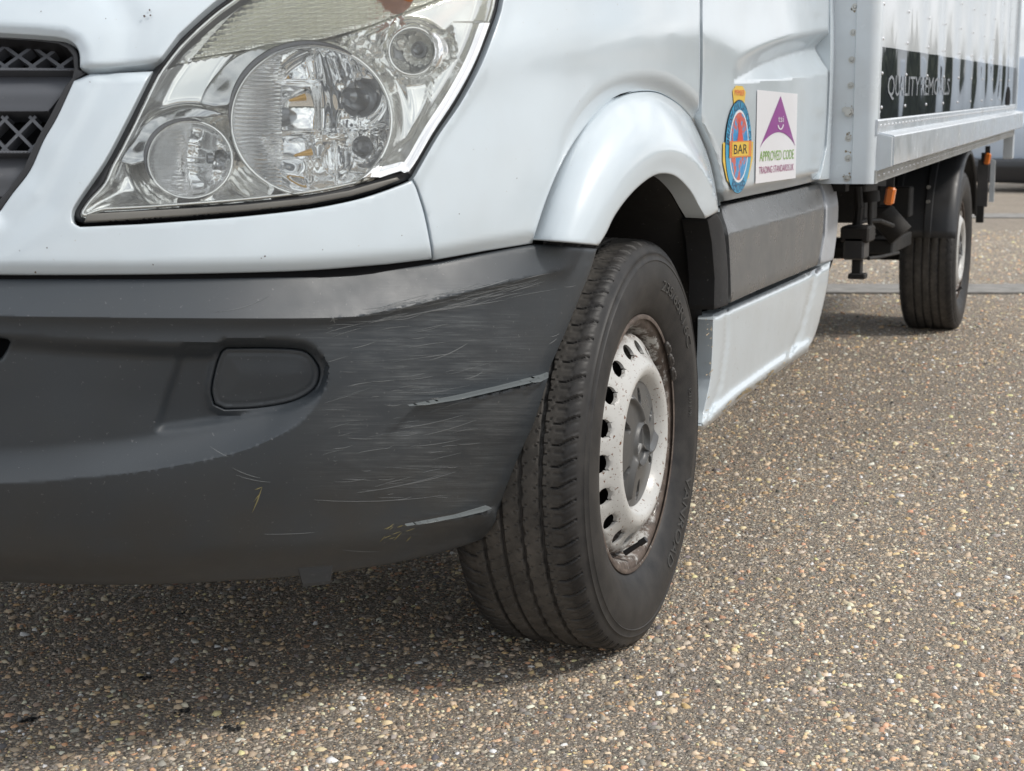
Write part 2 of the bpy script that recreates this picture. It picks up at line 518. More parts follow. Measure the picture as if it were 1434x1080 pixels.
# ------------------------------------------------------------------ ground
def ground_mat():
    m = mat('gravel_dressed_tarmac', (0.1, 0.1, 0.1), 0.85, spec=0.3); g = NB(m); v = g.coord()
    fine = g.noise(v, 900, 3, 0.7); mid = g.noise(v, 210, 4, 0.65); big = g.noise(v, 1.3, 5)
    tar = g.ramp(mid, [(0.32, (0.05, 0.045, 0.04)), (0.5, (0.20, 0.175, 0.148)), (0.72, (0.42, 0.365, 0.30))])
    tar = g.mix(g.lvl(fine, 0.45, 0.75, 0, 0.5), tar, (0.42, 0.37, 0.31))
    hts = None
    for sc, lim in ((240, 0.25), (150, 0.35), (95, 0.55)):
        wob = g.n('ShaderNodeVectorMath', {0: v, 1: g.n('ShaderNodeVectorMath', {0: g.n('ShaderNodeTexNoise', {'Vector': v, 'Scale': sc * 2.2, 'Detail': 2}).outputs['Color'], 'Scale': 0.35 / sc}, operation='SCALE').outputs[0]}, operation='ADD').outputs[0]
        vo = g.n('ShaderNodeTexVoronoi', {'Vector': wob, 'Scale': sc, 'Randomness': 1.0})
        hue = g.n('ShaderNodeSeparateColor', {'Color': vo.outputs['Color']}).outputs
        stone = g.ramp(hue[0], [(0.0, (0.09, 0.085, 0.08)), (0.2, (0.24, 0.22, 0.19)), (0.4, (0.40, 0.34, 0.27)), (0.58, (0.52, 0.42, 0.30)),
                                (0.70, (0.50, 0.33, 0.22)), (0.82, (0.64, 0.56, 0.45)), (1.0, (0.74, 0.69, 0.60))])
        on = g.lvl(hue[1], lim, lim + 0.02)
        edge = g.math('MULTIPLY', g.lvl(vo.outputs['Distance'], 0.52, 0.42), on)
        tar = g.mix(edge, tar, stone)
        hh_ = g.math('MULTIPLY', g.math('MULTIPLY', g.lvl(vo.outputs['Distance'], 0.58, 0.15), on), 120.0 / sc)
        hts = hh_ if hts is None else g.math('MAXIMUM', hts, hh_)
    tar = g.mix(g.lvl(big, 0.35, 0.7, 0, 0.4), tar, (0.20, 0.178, 0.155))
    g.link(tar, g.b.inputs['Base Color'])
    g.bump(g.math('ADD', g.math('ADD', hts, g.math('MULTIPLY', mid, 0.7)), g.math('MULTIPLY', fine, 0.25)), 1.0, 0.005)
    return m
M_ground = ground_mat()
gv = []; gf = []
xs = [-500, -60, -10, -3, 0, 3, 10, 60, 500]; ys = [-500, -60, -10, -3, 0, 3, 8, 20, 60, 500]
for y in ys:
    for x in xs: gv.append((x, y, 0))
for j in range(len(ys) - 1):
    for i in range(len(xs) - 1):
        a = j * len(xs) + i; gf.append((a, a + 1, a + 1 + len(xs), a + len(xs)))
tag(mesh_obj('ground', gv, gf, M_ground, smooth=False), kind='structure')

# embedded stone chips: real geometry near the camera
def stones():
    pts = []
    n_try = 1250000
    X = rng.uniform(-1.2, 5.0, n_try); Y = rng.uniform(-1.7, 11.0, n_try)
    c = (np.stack([X, Y, np.zeros(n_try)], 1) - CAM) @ MV
    px = CX + F_PX * c[:, 0] / c[:, 2]; py = CY + F_PX * c[:, 1] / c[:, 2]; D = c[:, 2]
    ok = (D > 0.8) & (px > -260) & (px < 1700) & (py < 1260) & (py > 240)
    dens = np.clip((2.0 / D) ** 1.55, 0.035, 1.0)
    ok &= rng.uniform(0, 1, n_try) < dens
    X, Y, D = X[ok], Y[ok], D[ok]
    return X, Y, D
def chips(X, Y, size, hmul=1.0):
    n = len(X); k = 4
    an = (np.arange(k) * 2 * math.pi / k)[None, :] + rng.uniform(0, 6.28, (n, 1)) + rng.uniform(-0.42, 0.42, (n, k))
    el = rng.uniform(0.55, 1.0, (n, 1)); th = rng.uniform(0, 6.28, (n, 1))
    rad = size[:, None] * rng.uniform(0.62, 1.22, (n, k))
    bx, by = np.cos(an) * rad, np.sin(an) * rad * el
    cx_, sx_ = np.cos(th), np.sin(th)
    ox, oy = bx * cx_ - by * sx_, bx * sx_ + by * cx_
    h = size[:, None] * rng.uniform(0.12, 0.48, (n, 1)) * hmul
    tiltx, tilty = rng.normal(0, 0.22, (n, 1)), rng.normal(0, 0.22, (n, 1))
    ts = rng.uniform(0.55, 0.85, (n, k))
    V = np.zeros((n, 2 * k + 1, 3))
    V[:, :k, 0] = X[:, None] + ox; V[:, :k, 1] = Y[:, None] + oy; V[:, :k, 2] = -0.0015
    V[:, k:2 * k, 0] = X[:, None] + ox * ts; V[:, k:2 * k, 1] = Y[:, None] + oy * ts
    V[:, k:2 * k, 2] = h * rng.uniform(0.75, 1.0, (n, k)) + tiltx * ox * ts + tilty * oy * ts
    V[:, 2 * k, 0] = X; V[:, 2 * k, 1] = Y; V[:, 2 * k, 2] = h[:, 0] * rng.uniform(1.0, 1.25, n)
    tri = []
    for i in range(k):
        j = (i + 1) % k
        tri += [(i, j, k + j), (i, k + j, k + i), (k + i, k + j, 2 * k)]
    T = np.array(tri)[None] + (np.arange(n) * (2 * k + 1))[:, None, None]
    return V.reshape(-1, 3), T.reshape(-1, 3), 2 * k + 1, len(tri)
X, Y, D = stones(); print('stones', len(X))
size = np.clip(rng.lognormal(math.log(0.0031), 0.56, len(X)), 0.0014, 0.0100) * np.clip((D / 2.1) ** 0.35, 1, 2)
V, T, nv, ntf = chips(X, Y, size)
pal = np.array([(0.10, 0.10, 0.105), (0.15, 0.145, 0.14), (0.22, 0.20, 0.18), (0.29, 0.24, 0.19), (0.34, 0.26, 0.18), (0.40, 0.29, 0.17),
                (0.33, 0.20, 0.14), (0.42, 0.24, 0.15), (0.42, 0.37, 0.30), (0.52, 0.48, 0.42), (0.62, 0.60, 0.56), (0.20, 0.12, 0.09)])
pw = np.array([.10, .14, .18, .18, .13, .05, .05, .02, .09, .035, .01, .015]); pw /= pw.sum()
cid = rng.choice(len(pal), len(X), p=pw)
colr = np.clip(pal[cid] * rng.uniform(1.2, 2.7, (len(X), 1)) * np.array([1.05, 1.0, 0.90]) + rng.normal(0, 0.008, (len(X), 3)), 0.02, 0.8)
me = bpy.data.meshes.new('gravel')
me.vertices.add(len(V)); me.vertices.foreach_set('co', V.astype(np.float32).ravel())
me.loops.add(T.size); me.loops.foreach_set('vertex_index', T.astype(np.int32).ravel())
me.polygons.add(len(T)); me.polygons.foreach_set('loop_start', (np.arange(len(T)) * 3).astype(np.int32))
ca = me.attributes.new('stone_colour', 'FLOAT_COLOR', 'POINT')
cf = np.ones((len(V), 4), np.float32); cf[:, :3] = np.repeat(colr, nv, 0); ca.data.foreach_set('color', cf.ravel())
me.update(calc_edges=True)
M_stone = mat('stone_chips', (0.3, 0.3, 0.3), 0.65, spec=0.35); g = NB(M_stone); v = g.coord()
at = g.n('ShaderNodeAttribute', attribute_name='stone_colour').outputs['Color']
c = g.mix(g.lvl(g.noise(v, 700, 4, 0.7), 0.4, 0.75, 0, 0.30), at, (0.2, 0.18, 0.16), 'MIX')
c = g.mix(g.lvl(g.noise(v, 6, 5, 0.7), 0.5, 0.8, 0, 0.35), c, (0.15, 0.14, 0.125))
g.link(c, g.b.inputs['Base Color']); g.bump(g.noise(v, 900, 3), 0.4, 0.001)
me.materials.append(M_stone)
tag(link(bpy.data.objects.new('gravel', me)), kind='stuff', label='tan, grey and white stone chips set in the tarmac surface', category='gravel')

# tar spots and concrete channels that cross the yard
M_tar = mat('soft_tar', (0.010, 0.010, 0.010), 0.5)
mb = MB()
for (px, py, s_) in ((42, 1010, 9), (330, 1022, 9), (260, 997, 5), (255, 862, 4), (205, 950, 6), (590, 598 + 100, 0)):
    if s_ == 0: continue
    c0 = onZ([(px, py)], 0)[0]
    for _ in range(9):
        q = c0 + rng.normal(0, 0.0065, 3) * np.array([1, 1, 0]); n_ = 7; rr_ = s_ * 0.0007 * rng.uniform(0.4, 1.3)
        V_ = [(q[0] + math.cos(a) * rr_ * rng.uniform(.7, 1.3), q[1] + math.sin(a) * rr_ * rng.uniform(.7, 1.3), 0.0028) for a in np.linspace(0, 6.28, n_, endpoint=False)]
        mb.add(V_ + [(q[0], q[1], 0.0052)], [(i, (i + 1) % n_, n_) for i in range(n_)])
tag(mb.build('tar_spots', M_tar), kind='stuff', label='small black tar spots on the gravel in front of the bumper', category='tar')

M_conc = mat('channel_concrete', (0.24, 0.23, 0.21), 0.85); g = NB(M_conc); v = g.coord()
c = g.ramp(g.noise(v, 9, 8, 0.7), [(0.3, (0.15, 0.145, 0.135)), (0.55, (0.25, 0.24, 0.225)), (0.75, (0.33, 0.31, 0.29))])
g.link(c, g.b.inputs['Base Color']); g.bump(g.noise(v, 120, 5), 0.5, 0.003)
for ytop, ybot in ((400.5, 412.5), (300.5, 306)):
    q = onZ([(1150, ytop), (1500, ytop), (1500, ybot), (1150, ybot)], 0)
    a, b, c_, d_ = [Vector(t) for t in q]; u = (b - a).normalized()
    a -= u * 14; d_ -= u * 14; b += u * 14; c_ += u * 14
    V_ = []
    n_ = 40
    for i in range(n_ + 1):
        t = i / n_; p1 = a.lerp(b, t); p2 = d_.lerp(c_, t)
        V_ += [(p1.x, p1.y, 0.0), (p1.x, p1.y, 0.012), (p2.x, p2.y, 0.012), (p2.x, p2.y, 0.0)]
    Fc = []
    for i in range(n_):
        for k in range(3): Fc.append((i * 4 + k, i * 4 + 4 + k, i * 4 + 5 + k, i * 4 + 1 + k))
    tag(mesh_obj('concrete_channel', V_, Fc, M_conc, smooth=False), kind='structure')

# ------------------------------------------------------------------ THE VAN
van = empty('box_van', (0, 0, 0), label='white box van with scuffed dark grey bumper parked on gravel tarmac', category='van')

# --- shared outlines, traced on the skin (photograph pixels)
LIGHT = (spl([(579, 248), (562, 255), (526, 268), (490, 278), (432, 289), (345, 299), (272, 305), (200, 310), (120, 314)], 5)
         + spl([(107, 309), (105, 298), (112, 283), (148, 230), (178, 174), (207, 115), (222, 89), (252, 52), (289, 18), (318, -4), (380, -45), (470, -85), (570, -105), (660, -95), (698, -60), (702, 0),
                (686, 54), (668, 98), (642, 145), (613, 189), (588, 232)], 4))
LIGHT = [tuple(q) for q in resample(LIGHT, 6)]
FL_OUT = spl([(747, 336), (767, 276), (789, 226), (814.5, 185), (846, 150), (871, 134.6), (896, 129), (921.5, 130.5), (946.7, 144), (965.6, 163), (978, 185), (991, 216.5), (1000, 251), (1005.6, 286), (1005.5, 297)], 5)
FL_IN = spl([(987.6, 306), (978, 289), (965.6, 267), (946.7, 248), (927.8, 243.5), (909, 250), (883.7, 272), (861.7, 301), (849, 326.7), (838, 344)], 5)
FL_CREASE = spl([(824, 344), (846, 300), (877.4, 250), (909, 222), (934, 211.5), (959, 216.5), (981, 235), (997, 260.6), (1004, 286)], 5)

def curve_side(ln, w):
    return lambda p: seg_dist(p, ln, signed=True)

# bumper -------------------------------------------------------------
B_TOP = spl([(-330, 380), (-150, 387), (0, 389.5), (150, 389.5), (300, 387.5), (430, 383.5), (540, 375), (605, 368), (680, 354), (745, 343.5), (790, 344.5), (836, 348.5)], 5)
B_ARCH = spl([(836, 348.5), (826, 381), (812, 415), (798, 450), (784, 483), (770, 515), (766, 534), (742.6, 608), (719, 672), (705, 706), (687, 742), (673, 756)], 4)[1:]
B_BOT = spl([(673, 756), (641, 767), (600, 778), (539, 791), (470, 801), (400, 808), (200, 819), (0, 815), (-150, 806), (-330, 790)], 4)[1:]
BUMP = B_TOP + B_ARCH + B_BOT
crA = spl([(-330, 436), (0, 443), (200, 446), (460, 446), (540, 436), (620, 418), (700, 398), (790, 378)], 5)
lip_in = spl([(-330, 640), (0, 640), (110, 634), (200, 620), (290, 596), (370, 582), (430, 566), (452, 540)], 5)
lip_out = spl([(-330, 682), (0, 677), (120, 668), (200, 660), (300, 642), (360, 624), (415, 596), (444, 566), (458, 535), (461, 512)], 5)
rec_top = spl([(-330, 462), (0, 466), (90, 472), (220, 478), (330, 480), (400, 484), (438, 491), (455, 500), (461, 512)], 5)
rec_poly = rec_top + lip_out[::-1]
l1 = [(592, 565), (640, 556), (700, 543), (745, 532), (768, 524)]
l2 = [(590, 731), (640, 723), (688, 710)]
fog_step = spl([(250, 482), (238, 520), (224, 560), (215, 600), (214, 615)], 4)
FOG = spl([(316, 487), (380, 487), (425, 491), (443, 507), (448, 524), (440, 545), (410, 562), (360, 571), (315, 573)], 4) + spl([(300, 566), (296, 545), (303, 510), (310, 492)], 3)
INTAKE = [(-240, 470), (-60, 470), (0, 473), (11, 475), (15, 479), (11, 488), (2, 502), (-10, 508), (-240, 512)]
def fog_seat(p): return -0.036 + 0.019 * sm(p[:, 0], 350, 452)
def d_bumper(p):
    s, _ = seg_dist(p, crA, signed=True)
    d = np.where(s < 0, 0.010 + s * 0.00046, 0.0) * sm(p[:, 0], 860, 700)
    d = d + 0.010 * sm(-s, -3, 4) * 0  # crease keeps its own edge
    d = np.where(s >= 0, d + 0.010 * np.exp(-s / 9) * sm(p[:, 0], 860, 700), d)
    ins = inside(p, rec_poly)
    dt = seg_dist(p, rec_top); do = seg_dist(p, lip_out); di, _ = seg_dist(p, lip_in, signed=True)
    depth = -0.034 * np.minimum(sm(dt, 0, 26), 1 - (1 - np.clip(do / 50, 0, 1)) ** 1.5)
    fade = sm(p[:, 0], 60, 300) * 0.75 + 0.25
    top_f = np.minimum(1, 0.5 + 0.5 * fade)
    d = np.where(ins, d + depth * top_f * (1 - 0.5 * sm(p[:, 0], 370, 452)), d)
    fs, _ = seg_dist(p, fog_step, signed=True)
    # inner pocket right of the step
    pk = inside(p, spl([(250, 480), (330, 482), (440, 494), (458, 520), (440, 552), (400, 570), (330, 590), (250, 604), (216, 606), (228, 550)], 3))
    e = seg_dist(p, spl([(250, 480), (238, 520), (224, 560), (214, 604), (250, 606), (330, 592), (400, 572), (440, 553)], 3))
    d = d - np.where(pk, 0.010 * sm(e, 0, 16), 0)
    for ln, hgt in ((l1, 0.013), (l2, 0.010)):
        s2, par = seg_dist(p, ln, signed=True)
        inx = (p[:, 0] > ln[0][0] - 2) & (p[:, 0] < ln[-1][0] + 6)
        d = d + np.where(inx & (s2 > -1), hgt * sm(s2, -1, 7) * sm(s2, 110, 12) * sm(p[:, 0], ln[0][0], ln[0][0] + 90), 0)
    # flat seat round the fog lamp blank
    df = seg_dist(p, FOG, True); k_ = 1 - sm(df, 1, 13); d = d * (1 - k_) + fog_seat(p) * k_
    # undercut at the bottom
    db = seg_dist(p, B_BOT)
    d = d - 0.020 * (1 - sm(db, 0, 60)) ** 2
    # rolled flange at the arch edge
    da = seg_dist(p, B_ARCH); d = d - 0.012 * (1 - sm(da, 0, 20)) ** 1.5 * sm(p[:, 1], 380, 560)
    # faint ripples of a worn moulding
    d = d + 0.0010 * np.sin(p[:, 0] / 61 + 1.3 * np.sin(p[:, 1] / 83)) * np.sin(p[:, 1] / 47 + p[:, 0] / 170)
    return d
bumper = panel('bumper', BUMP, M_bumper, van, sp=4.2, sp_edge=5, disp=d_bumper, r=5, drop=0.005, skirt=0.05, holes=[FOG, INTAKE],
               lines=[[(q[0], q[1] - 0.8) for q in crA], [(q[0], q[1] + 1.2) for q in crA], rec_top, lip_out, fog_step, l1, [(a, b + 5) for a, b in l1], l2, [(a, b + 4) for a, b in l2]])
bumper['label'] = 'dark grey textured bumper with scuffed corner'
M_ledge = plastic('highlight_ledge_plastic', (0.13, 0.145, 0.15), 0.36, amt=0.1, bs=0.1)  # lighter plastic that paints the highlight along the bumper creases
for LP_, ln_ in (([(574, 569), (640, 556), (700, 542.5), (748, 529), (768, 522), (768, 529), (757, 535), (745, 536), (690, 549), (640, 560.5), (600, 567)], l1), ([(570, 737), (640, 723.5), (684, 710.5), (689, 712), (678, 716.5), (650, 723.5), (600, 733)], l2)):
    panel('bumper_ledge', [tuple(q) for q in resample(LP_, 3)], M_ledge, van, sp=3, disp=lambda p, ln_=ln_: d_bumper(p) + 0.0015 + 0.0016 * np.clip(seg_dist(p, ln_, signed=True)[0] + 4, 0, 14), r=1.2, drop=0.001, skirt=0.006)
# fog light blank
fcen = np.array(FOG).mean(0)
FOGI = [tuple(fcen + (np.array(q) - fcen) * 0.986) for q in FOG]
def d_fog(p):
    e = seg_dist(p, FOGI, True)
    return fog_seat(p) - 0.0002 - 0.0014 * np.exp(-((e - 6.5) / 2.0) ** 2) + 0.003 * sm(e, 8, 40)
fogp = panel('fog_lamp_cover', FOGI, M_bumper, van, sp=2.6, disp=d_fog, r=3, drop=0.003, skirt=0.01)
panel('intake_backing', [(-260, 450), (40, 450), (40, 530), (-260, 530)], M_dark, van, sp=20, off=-0.075, r=0, skirt=0)
panel('bumper_backing', [tuple(q) for q in resample([(285, 475), (460, 475), (460, 585), (285, 585)], 20)], M_dark, van, sp=20, off=-0.054, r=0, skirt=0)
# clear scratches on the bumper corner: thin raised slivers
def dsurf(p, lift):
    P, N = body(p); r_ = rays(p); r_ /= np.linalg.norm(r_, axis=1)[:, None]; co = np.minimum((N * r_).sum(1), -0.16)
    return P + r_ * ((d_bumper(p)) / co)[:, None] + N * lift
def slivers(name, strokes, m):
    mb = MB()
    for pts, wd in strokes:
        q = resample(pts, 7, False); t = np.gradient(q, axis=0); t /= np.linalg.norm(t, axis=1)[:, None]
        nn = np.stack([-t[:, 1], t[:, 0]], 1); k = np.sin(np.linspace(0.12, math.pi - 0.12, len(q)))[:, None] * wd / 2
        a = dsurf(q + nn * k, 0.0003); b = dsurf(q - nn * k, 0.0003); c_ = dsurf(q, 0.0005)
        n_ = len(q); V_ = [*a, *c_, *b]
        mb.add(V_, [(i, i + 1, n_ + i + 1, n_ + i) for i in range(n_ - 1)] + [(n_ + i, n_ + i + 1, 2 * n_ + i + 1, 2 * n_ + i) for i in range(n_ - 1)])
    o = mb.build(name, m, bumper); o['kind'] = 'stuff'; return o
stro = []
def stroke(x, y, ln, ang, bend, wd):
    a = math.radians(ang); return ([(x + ln * t * math.cos(a), y - ln * t * math.sin(a) + bend * 4 * t * (1 - t)) for t in np.linspace(0, 1, 7)], wd)
for _ in range(80):   # the band under the top crease
    x = random.uniform(500, 720); y = 452 - (x - 480) * 0.19 + random.uniform(-14, 10)
    stro.append(stroke(x, y, random.uniform(20, 80), random.uniform(6, 18), random.uniform(-2, 3), random.uniform(0.4, 1.1)))
for _ in range(80):   # long horizontal scuffs
    x = random.uniform(450, 640); y = random.uniform(450, 700)
    stro.append(stroke(x, y, random.uniform(10, 60) * random.choice((0.6, 1, 1.5)), random.uniform(-4, 15) + (700 - y) * 0.012, random.uniform(-1.6, 2.2), random.choice((0.25, 0.4, 0.6, 0.9))))
for x, y, ln, an, be, wd in ((600, 505, 60, 24, 3, 1.3), (650, 530, 30, 22, 3, 1.0), (560, 600, 90, 12, 2, 1.3), (590, 610, 80, 16, 2, 1.2), (575, 625, 70, 8, 2, 1.0), (640, 622, 32, 3, 1, 1.2),
                             (500, 690, 120, 12, 3, 1.0), (440, 700, 180, 2, 5, 0.9), (560, 680, 80, 14, 2, 1.1), (768, 482, 14, 35, 1, 1.3), (770, 472, 14, 20, 1, 1.0), (790, 402, 16, 8, 1, 0.9),
                             (300, 437, 80, 16, 5, 0.8), (320, 640, 30, 150, 1, .9), (325, 655, 42, -20, 2, .9), (330, 665, 50, -12, 2, .8), (370, 748, 70, 2, 1, .8), (480, 770, 50, -3, 1, 0.9)):
    stro.append(stroke(x, y, ln, an, be, wd))
stro.append(([(463, 442), (466, 446), (469, 453)], 3.5)); stro.append(([(462, 451), (466, 447), (473, 447)], 2.5))
slivers('scratch_marks', stro, M_scratch)
slivers('yellow_scuff', [([(353, 718), (360, 702), (367, 682)], 1.8), ([(357, 686), (362, 684), (367, 682)], 1.6), ([(355, 703), (361, 695), (365, 690)], 1.3)]
        + [stroke(528 + random.uniform(0, 45), 766 - random.uniform(0, 30), random.uniform(4, 16), random.uniform(10, 50), 0, random.uniform(0.6, 1.3)) for _ in range(12)], M_scratchy)

# front panel below and beside the headlight ------------------------
GR = spl([(0, 296), (17, 272), (42, 239), (61, 197), (80, 164), (103, 114)], 5) + [(108, 109)]
FP = ([(-330, 381), (-330, 340), (-120, 330)] + GR[:-1] + [(104, 113), (112, 110), (126, 104), (150, 103), (214, 100)]
      + [q for q in spl([(206, 112), (176, 171), (146, 227), (110, 280), (101, 298), (103, 312), (112, 318)], 4)]
      + spl([(200, 314), (272, 309), (345, 303), (432, 293), (490, 282), (526, 272), (562, 259), (578, 252)], 4)
      + spl([(583, 264), (594, 300), (603, 345), (604.5, 363)], 4) + spl([(540, 370.5), (430, 379), (300, 383), (150, 385), (0, 385), (-150, 382)], 4))
def d_fp(p):
    s, _ = seg_dist(p, B_TOP, signed=True); s = -s
    d = -0.010 * (1 - sm(s, 0, 26)) ** 1.3
    gs = seg_dist(p, GR); d = d - 0.012 * (1 - sm(gs, 0, 38)) ** 2
    # shallow valley between grille and lamp
    v_ = seg_dist(p, [(150, 110), (100, 200), (60, 280), (-20, 345), (-120, 370)]); d = d - 0.006 * np.exp(-(v_ / 22) ** 2)
    top = sm(p[:, 1], 112, 101); d = d - 0.006 * top
    return d
panel('front_panel', FP, M_white, van, sp=6, disp=d_fp, r=3, drop=0.003, skirt=0.012)

# bonnet --------------------------------------------------------------
BN = ([(-330, -190), (-330, 36), (-150, 40), (0, 47)] + spl([(50, 50), (88, 54), (104, 62), (111, 75), (112, 94)], 4) + [(118, 97)]
      + spl([(150, 96), (190, 93), (221, 88)], 3) + spl([(250, 49), (287, 15), (316, -8), (378, -50), (468, -91), (570, -112), (640, -118), (700, -190)], 4))
def d_bn(p):
    e = seg_dist(p, [(118, 97), (150, 96), (190, 93), (221, 88)]); g_ = seg_dist(p, [(-330, 36), (0, 47), (50, 50), (88, 54), (104, 62), (111, 75), (112, 94)])
    c_ = seg_dist(p, [(40, -190), (150, -20), (185, 40), (175, 110)])
    return 0.004 - 0.005 * (1 - sm(e, 0, 12)) ** 2 - 0.008 * (1 - sm(g_, 0, 22)) ** 2 - 0.005 * np.exp(-(c_ / 26) ** 2)
panel('bonnet', BN, M_white, van, sp=4.5, disp=d_bn, r=3, drop=0.003, skirt=0.015)

# wing with the wheel-arch flare --------------------------------------
WG = ([(579, 250)] + spl([(588, 234), (613, 191), (644, 146), (670, 99), (688.5, 54), (704.5, 0), (702, -60), (690, -100), (700, -190)], 4) + [(840, -190), (980, -190), (980.5, -80), (980.5, 100), (978, 182)]
      + [(a - 0.3, b - 1.0) for a, b in FL_OUT[::-1] if b < 183 or a < 960] + [(745.5, 341)]
      + spl([(680, 351.5), (607, 364.5)], 3) + spl([(606, 345), (597, 300), (586, 266)], 3))
def d_wing(p):
    e = seg_dist(p, FL_OUT); k = sm(p[:, 0], 770, 850)
    d = -0.017 * (1 - sm(e, 0, 30)) ** 1.2 * k
    b = seg_dist(p, [(607, 366), (680, 353), (745, 342)]); d = d - 0.010 * (1 - sm(b, 0, 24)) ** 1.5
    l = seg_dist(p, [(579, 250), (588, 234), (613, 191), (644, 146), (670, 99), (688.5, 54), (704.5, 0)]); d = d + 0.003 * np.exp(-(l / 10) ** 2)
    c_ = seg_dist(p, [(600, 110), (740, 62), (860, 50), (980, 40)]); d = d + 0.006 * np.exp(-(c_ / 40) ** 2)
    return d
panel('wing', WG, M_white, van, sp=6, disp=d_wing, r=2.2, drop=0.0025, skirt=0.014)
FLR = FL_OUT + FL_IN + [(825, 342.5)]
def d_flare(p):
    eo = seg_dist(p, FL_OUT); s, _ = seg_dist(p, FL_CREASE, signed=True)
    ec = np.abs(s); t = eo / (eo + ec + 1e-6)
    ins = s < 0
    up = -0.014 + 0.058 * np.sin(t * math.pi / 2) ** 0.8
    return np.where(ins, up, 0.044 - 0.004 * sm(s, 0, 30))
flare = panel('wheel_arch_flare', FLR, M_white, van, sp=5, disp=d_flare, r=2.5, drop=0.003, skirt=0.035, lines=[FL_CREASE])

# door -----------------------------------------------------------------
def side_A(z): return np.interp(z, _zz, T_A)
surf_side = plane_x(side_A)
DR = ([(983, -190), (983, 100), (981, 180)] + [(a + 2.2, b) for a, b in FL_OUT if b > 186 and a > 960] + [(1009, 283)]
      + spl([(1060, 272), (1110, 261.5), (1143.5, 253.5)], 3) + spl([(1149, 232), (1154.5, 204), (1157.5, 160), (1159.5, 106)], 4) + [(1160.5, 60), (1161, 0), (1161, -190)])
W_UP = spl([(1027, 115), (1056, 97), (1085, 84), (1110, 76), (1135, 70), (1162, 65)], 5)
W_LO = spl([(1027, 116), (1060, 113.5), (1100, 110.5), (1162, 103)], 5)
def d_door(p):
    d = np.zeros(len(p))
    su, _ = seg_dist(p, W_UP, signed=True); sl, _ = seg_dist(p, W_LO, signed=True)
    thick = np.interp(p[:, 0], [1027, 1085, 1162], [0, 26, 38])
    D_ = 0.045 * thick / 38 * (p[:, 0] > 1027)
    a = (su > 0) & (sl < 0)
    t = np.abs(sl) / (np.abs(sl) + np.abs(su) + 1e-6)
    d = np.where(a & (p[:, 0] > 1027), -D_ * t, d)
    ab = (su <= 0) & (p[:, 0] > 1020)
    d = np.where(ab, -D_ * (1 - sm(-su, 0, 26)), d)
    eb = seg_dist(p, [(1009, 283), (1060, 272), (1110, 261.5), (1143.5, 253.5)]); d = d - 0.022 * (1 - sm(eb, 0, 17)) ** 1.2
    fo = seg_dist(p, FL_OUT); d = d - 0.017 * (1 - sm(fo, 0, 16)) ** 1.2
    c_ = seg_dist(p, [(980, 40), (1040, 70), (1090, 62), (1160, 45)]); d = d + 0.005 * np.exp(-(c_ / 30) ** 2)
    d = d + 0.0008 * np.sin(p[:, 0] / 17.0) * np.sin(p[:, 1] / 29.0)
    return d
door = panel('cab_door', DR, M_white, van, surf=surf_side, sp=4, disp=d_door, r=2, drop=0.003, skirt=0.02, lines=[W_UP, W_LO])
PL = [(1163, -190), (1162.5, 62), (1162, 106), (1160, 160), (1157, 206), (1151.5, 234), (1146.5, 253), (1167, 250), (1170, 209), (1172, 168), (1176.5, 106), (1177, 65), (1178, 0), (1179, -190)]
def d_pl(p): 
    e = seg_dist(p, [(1167, 250), (1170, 209), (1172, 168), (1176.5, 106), (1177, 65), (1178, 0), (1179, -190)])
    k = sm(p[:, 1], 60, 110)
    return -0.02 * (1 - sm(e, 0, 9)) ** 2
panel('pillar', PL, M_white, van, surf=surf_side, sp=4, disp=d_pl, r=1.5, drop=0.002, skirt=0.05)

# grey rocker mouldings -------------------------------------------------
mould_rear_crease = [(1020, 327), (1060, 316), (1110, 303), (1153.5, 291), (1176, 288)]
def d_rock(p):
    s, _ = seg_dist(p, mould_rear_crease, signed=True)
    return np.where(s < 0, 0.024 + s * 0.0007, 0.024) - 0.010 * (1 - sm(seg_dist(p, [(1020, 425), (1145, 372)]), 0, 12)) * 0.3
sX = plane_x(0.940)
RK = [(1008.5, 289)] + spl([(1060, 277), (1110, 266.5), (1146, 257)], 3) + spl([(1150, 268), (1154, 290), (1152, 330), (1145, 371)], 3) + [(1110, 386), (1060, 407), (1023, 424)] + spl([(1022, 385), (1019, 330), (1012, 305)], 3)
rk = panel('rocker_moulding', RK, M_grey, van, surf=sX, sp=5, disp=d_rock, r=1.8, drop=0.003, skirt=0.03, lines=[mould_rear_crease])
rk['label'] = 'dark grey moulding under the door'
RR = spl([(1148.5, 256), (1167, 252.5)], 2) + spl([(1171, 268), (1174, 290), (1172, 325), (1167, 364)], 3) + [(1147.5, 370)] + spl([(1154.5, 330), (1156, 290), (1152, 266)], 3)
rr2 = panel('rocker_moulding', RR, M_greylight, van, surf=sX, sp=4, disp=d_rock, r=1.5, drop=0.003, skirt=0.05, lines=[[(1150, 292), (1176, 287)]])
rr2['label'] = 'pale grey moulding behind the door'
RF = [(990, 307), (1004, 299)] + spl([(1011, 312), (1016, 340), (1019.5, 385), (1019.5, 427)], 3) + [(999, 434)] + spl([(1000, 390), (996, 340)], 3)
panel('rocker_moulding', RF, M_liner, van, surf=sX, sp=4, disp=lambda p: 0.026 - 0.0006 * np.clip(1010 - p[:, 0], 0, 40), r=1.5, drop=0.002, skirt=0.05)
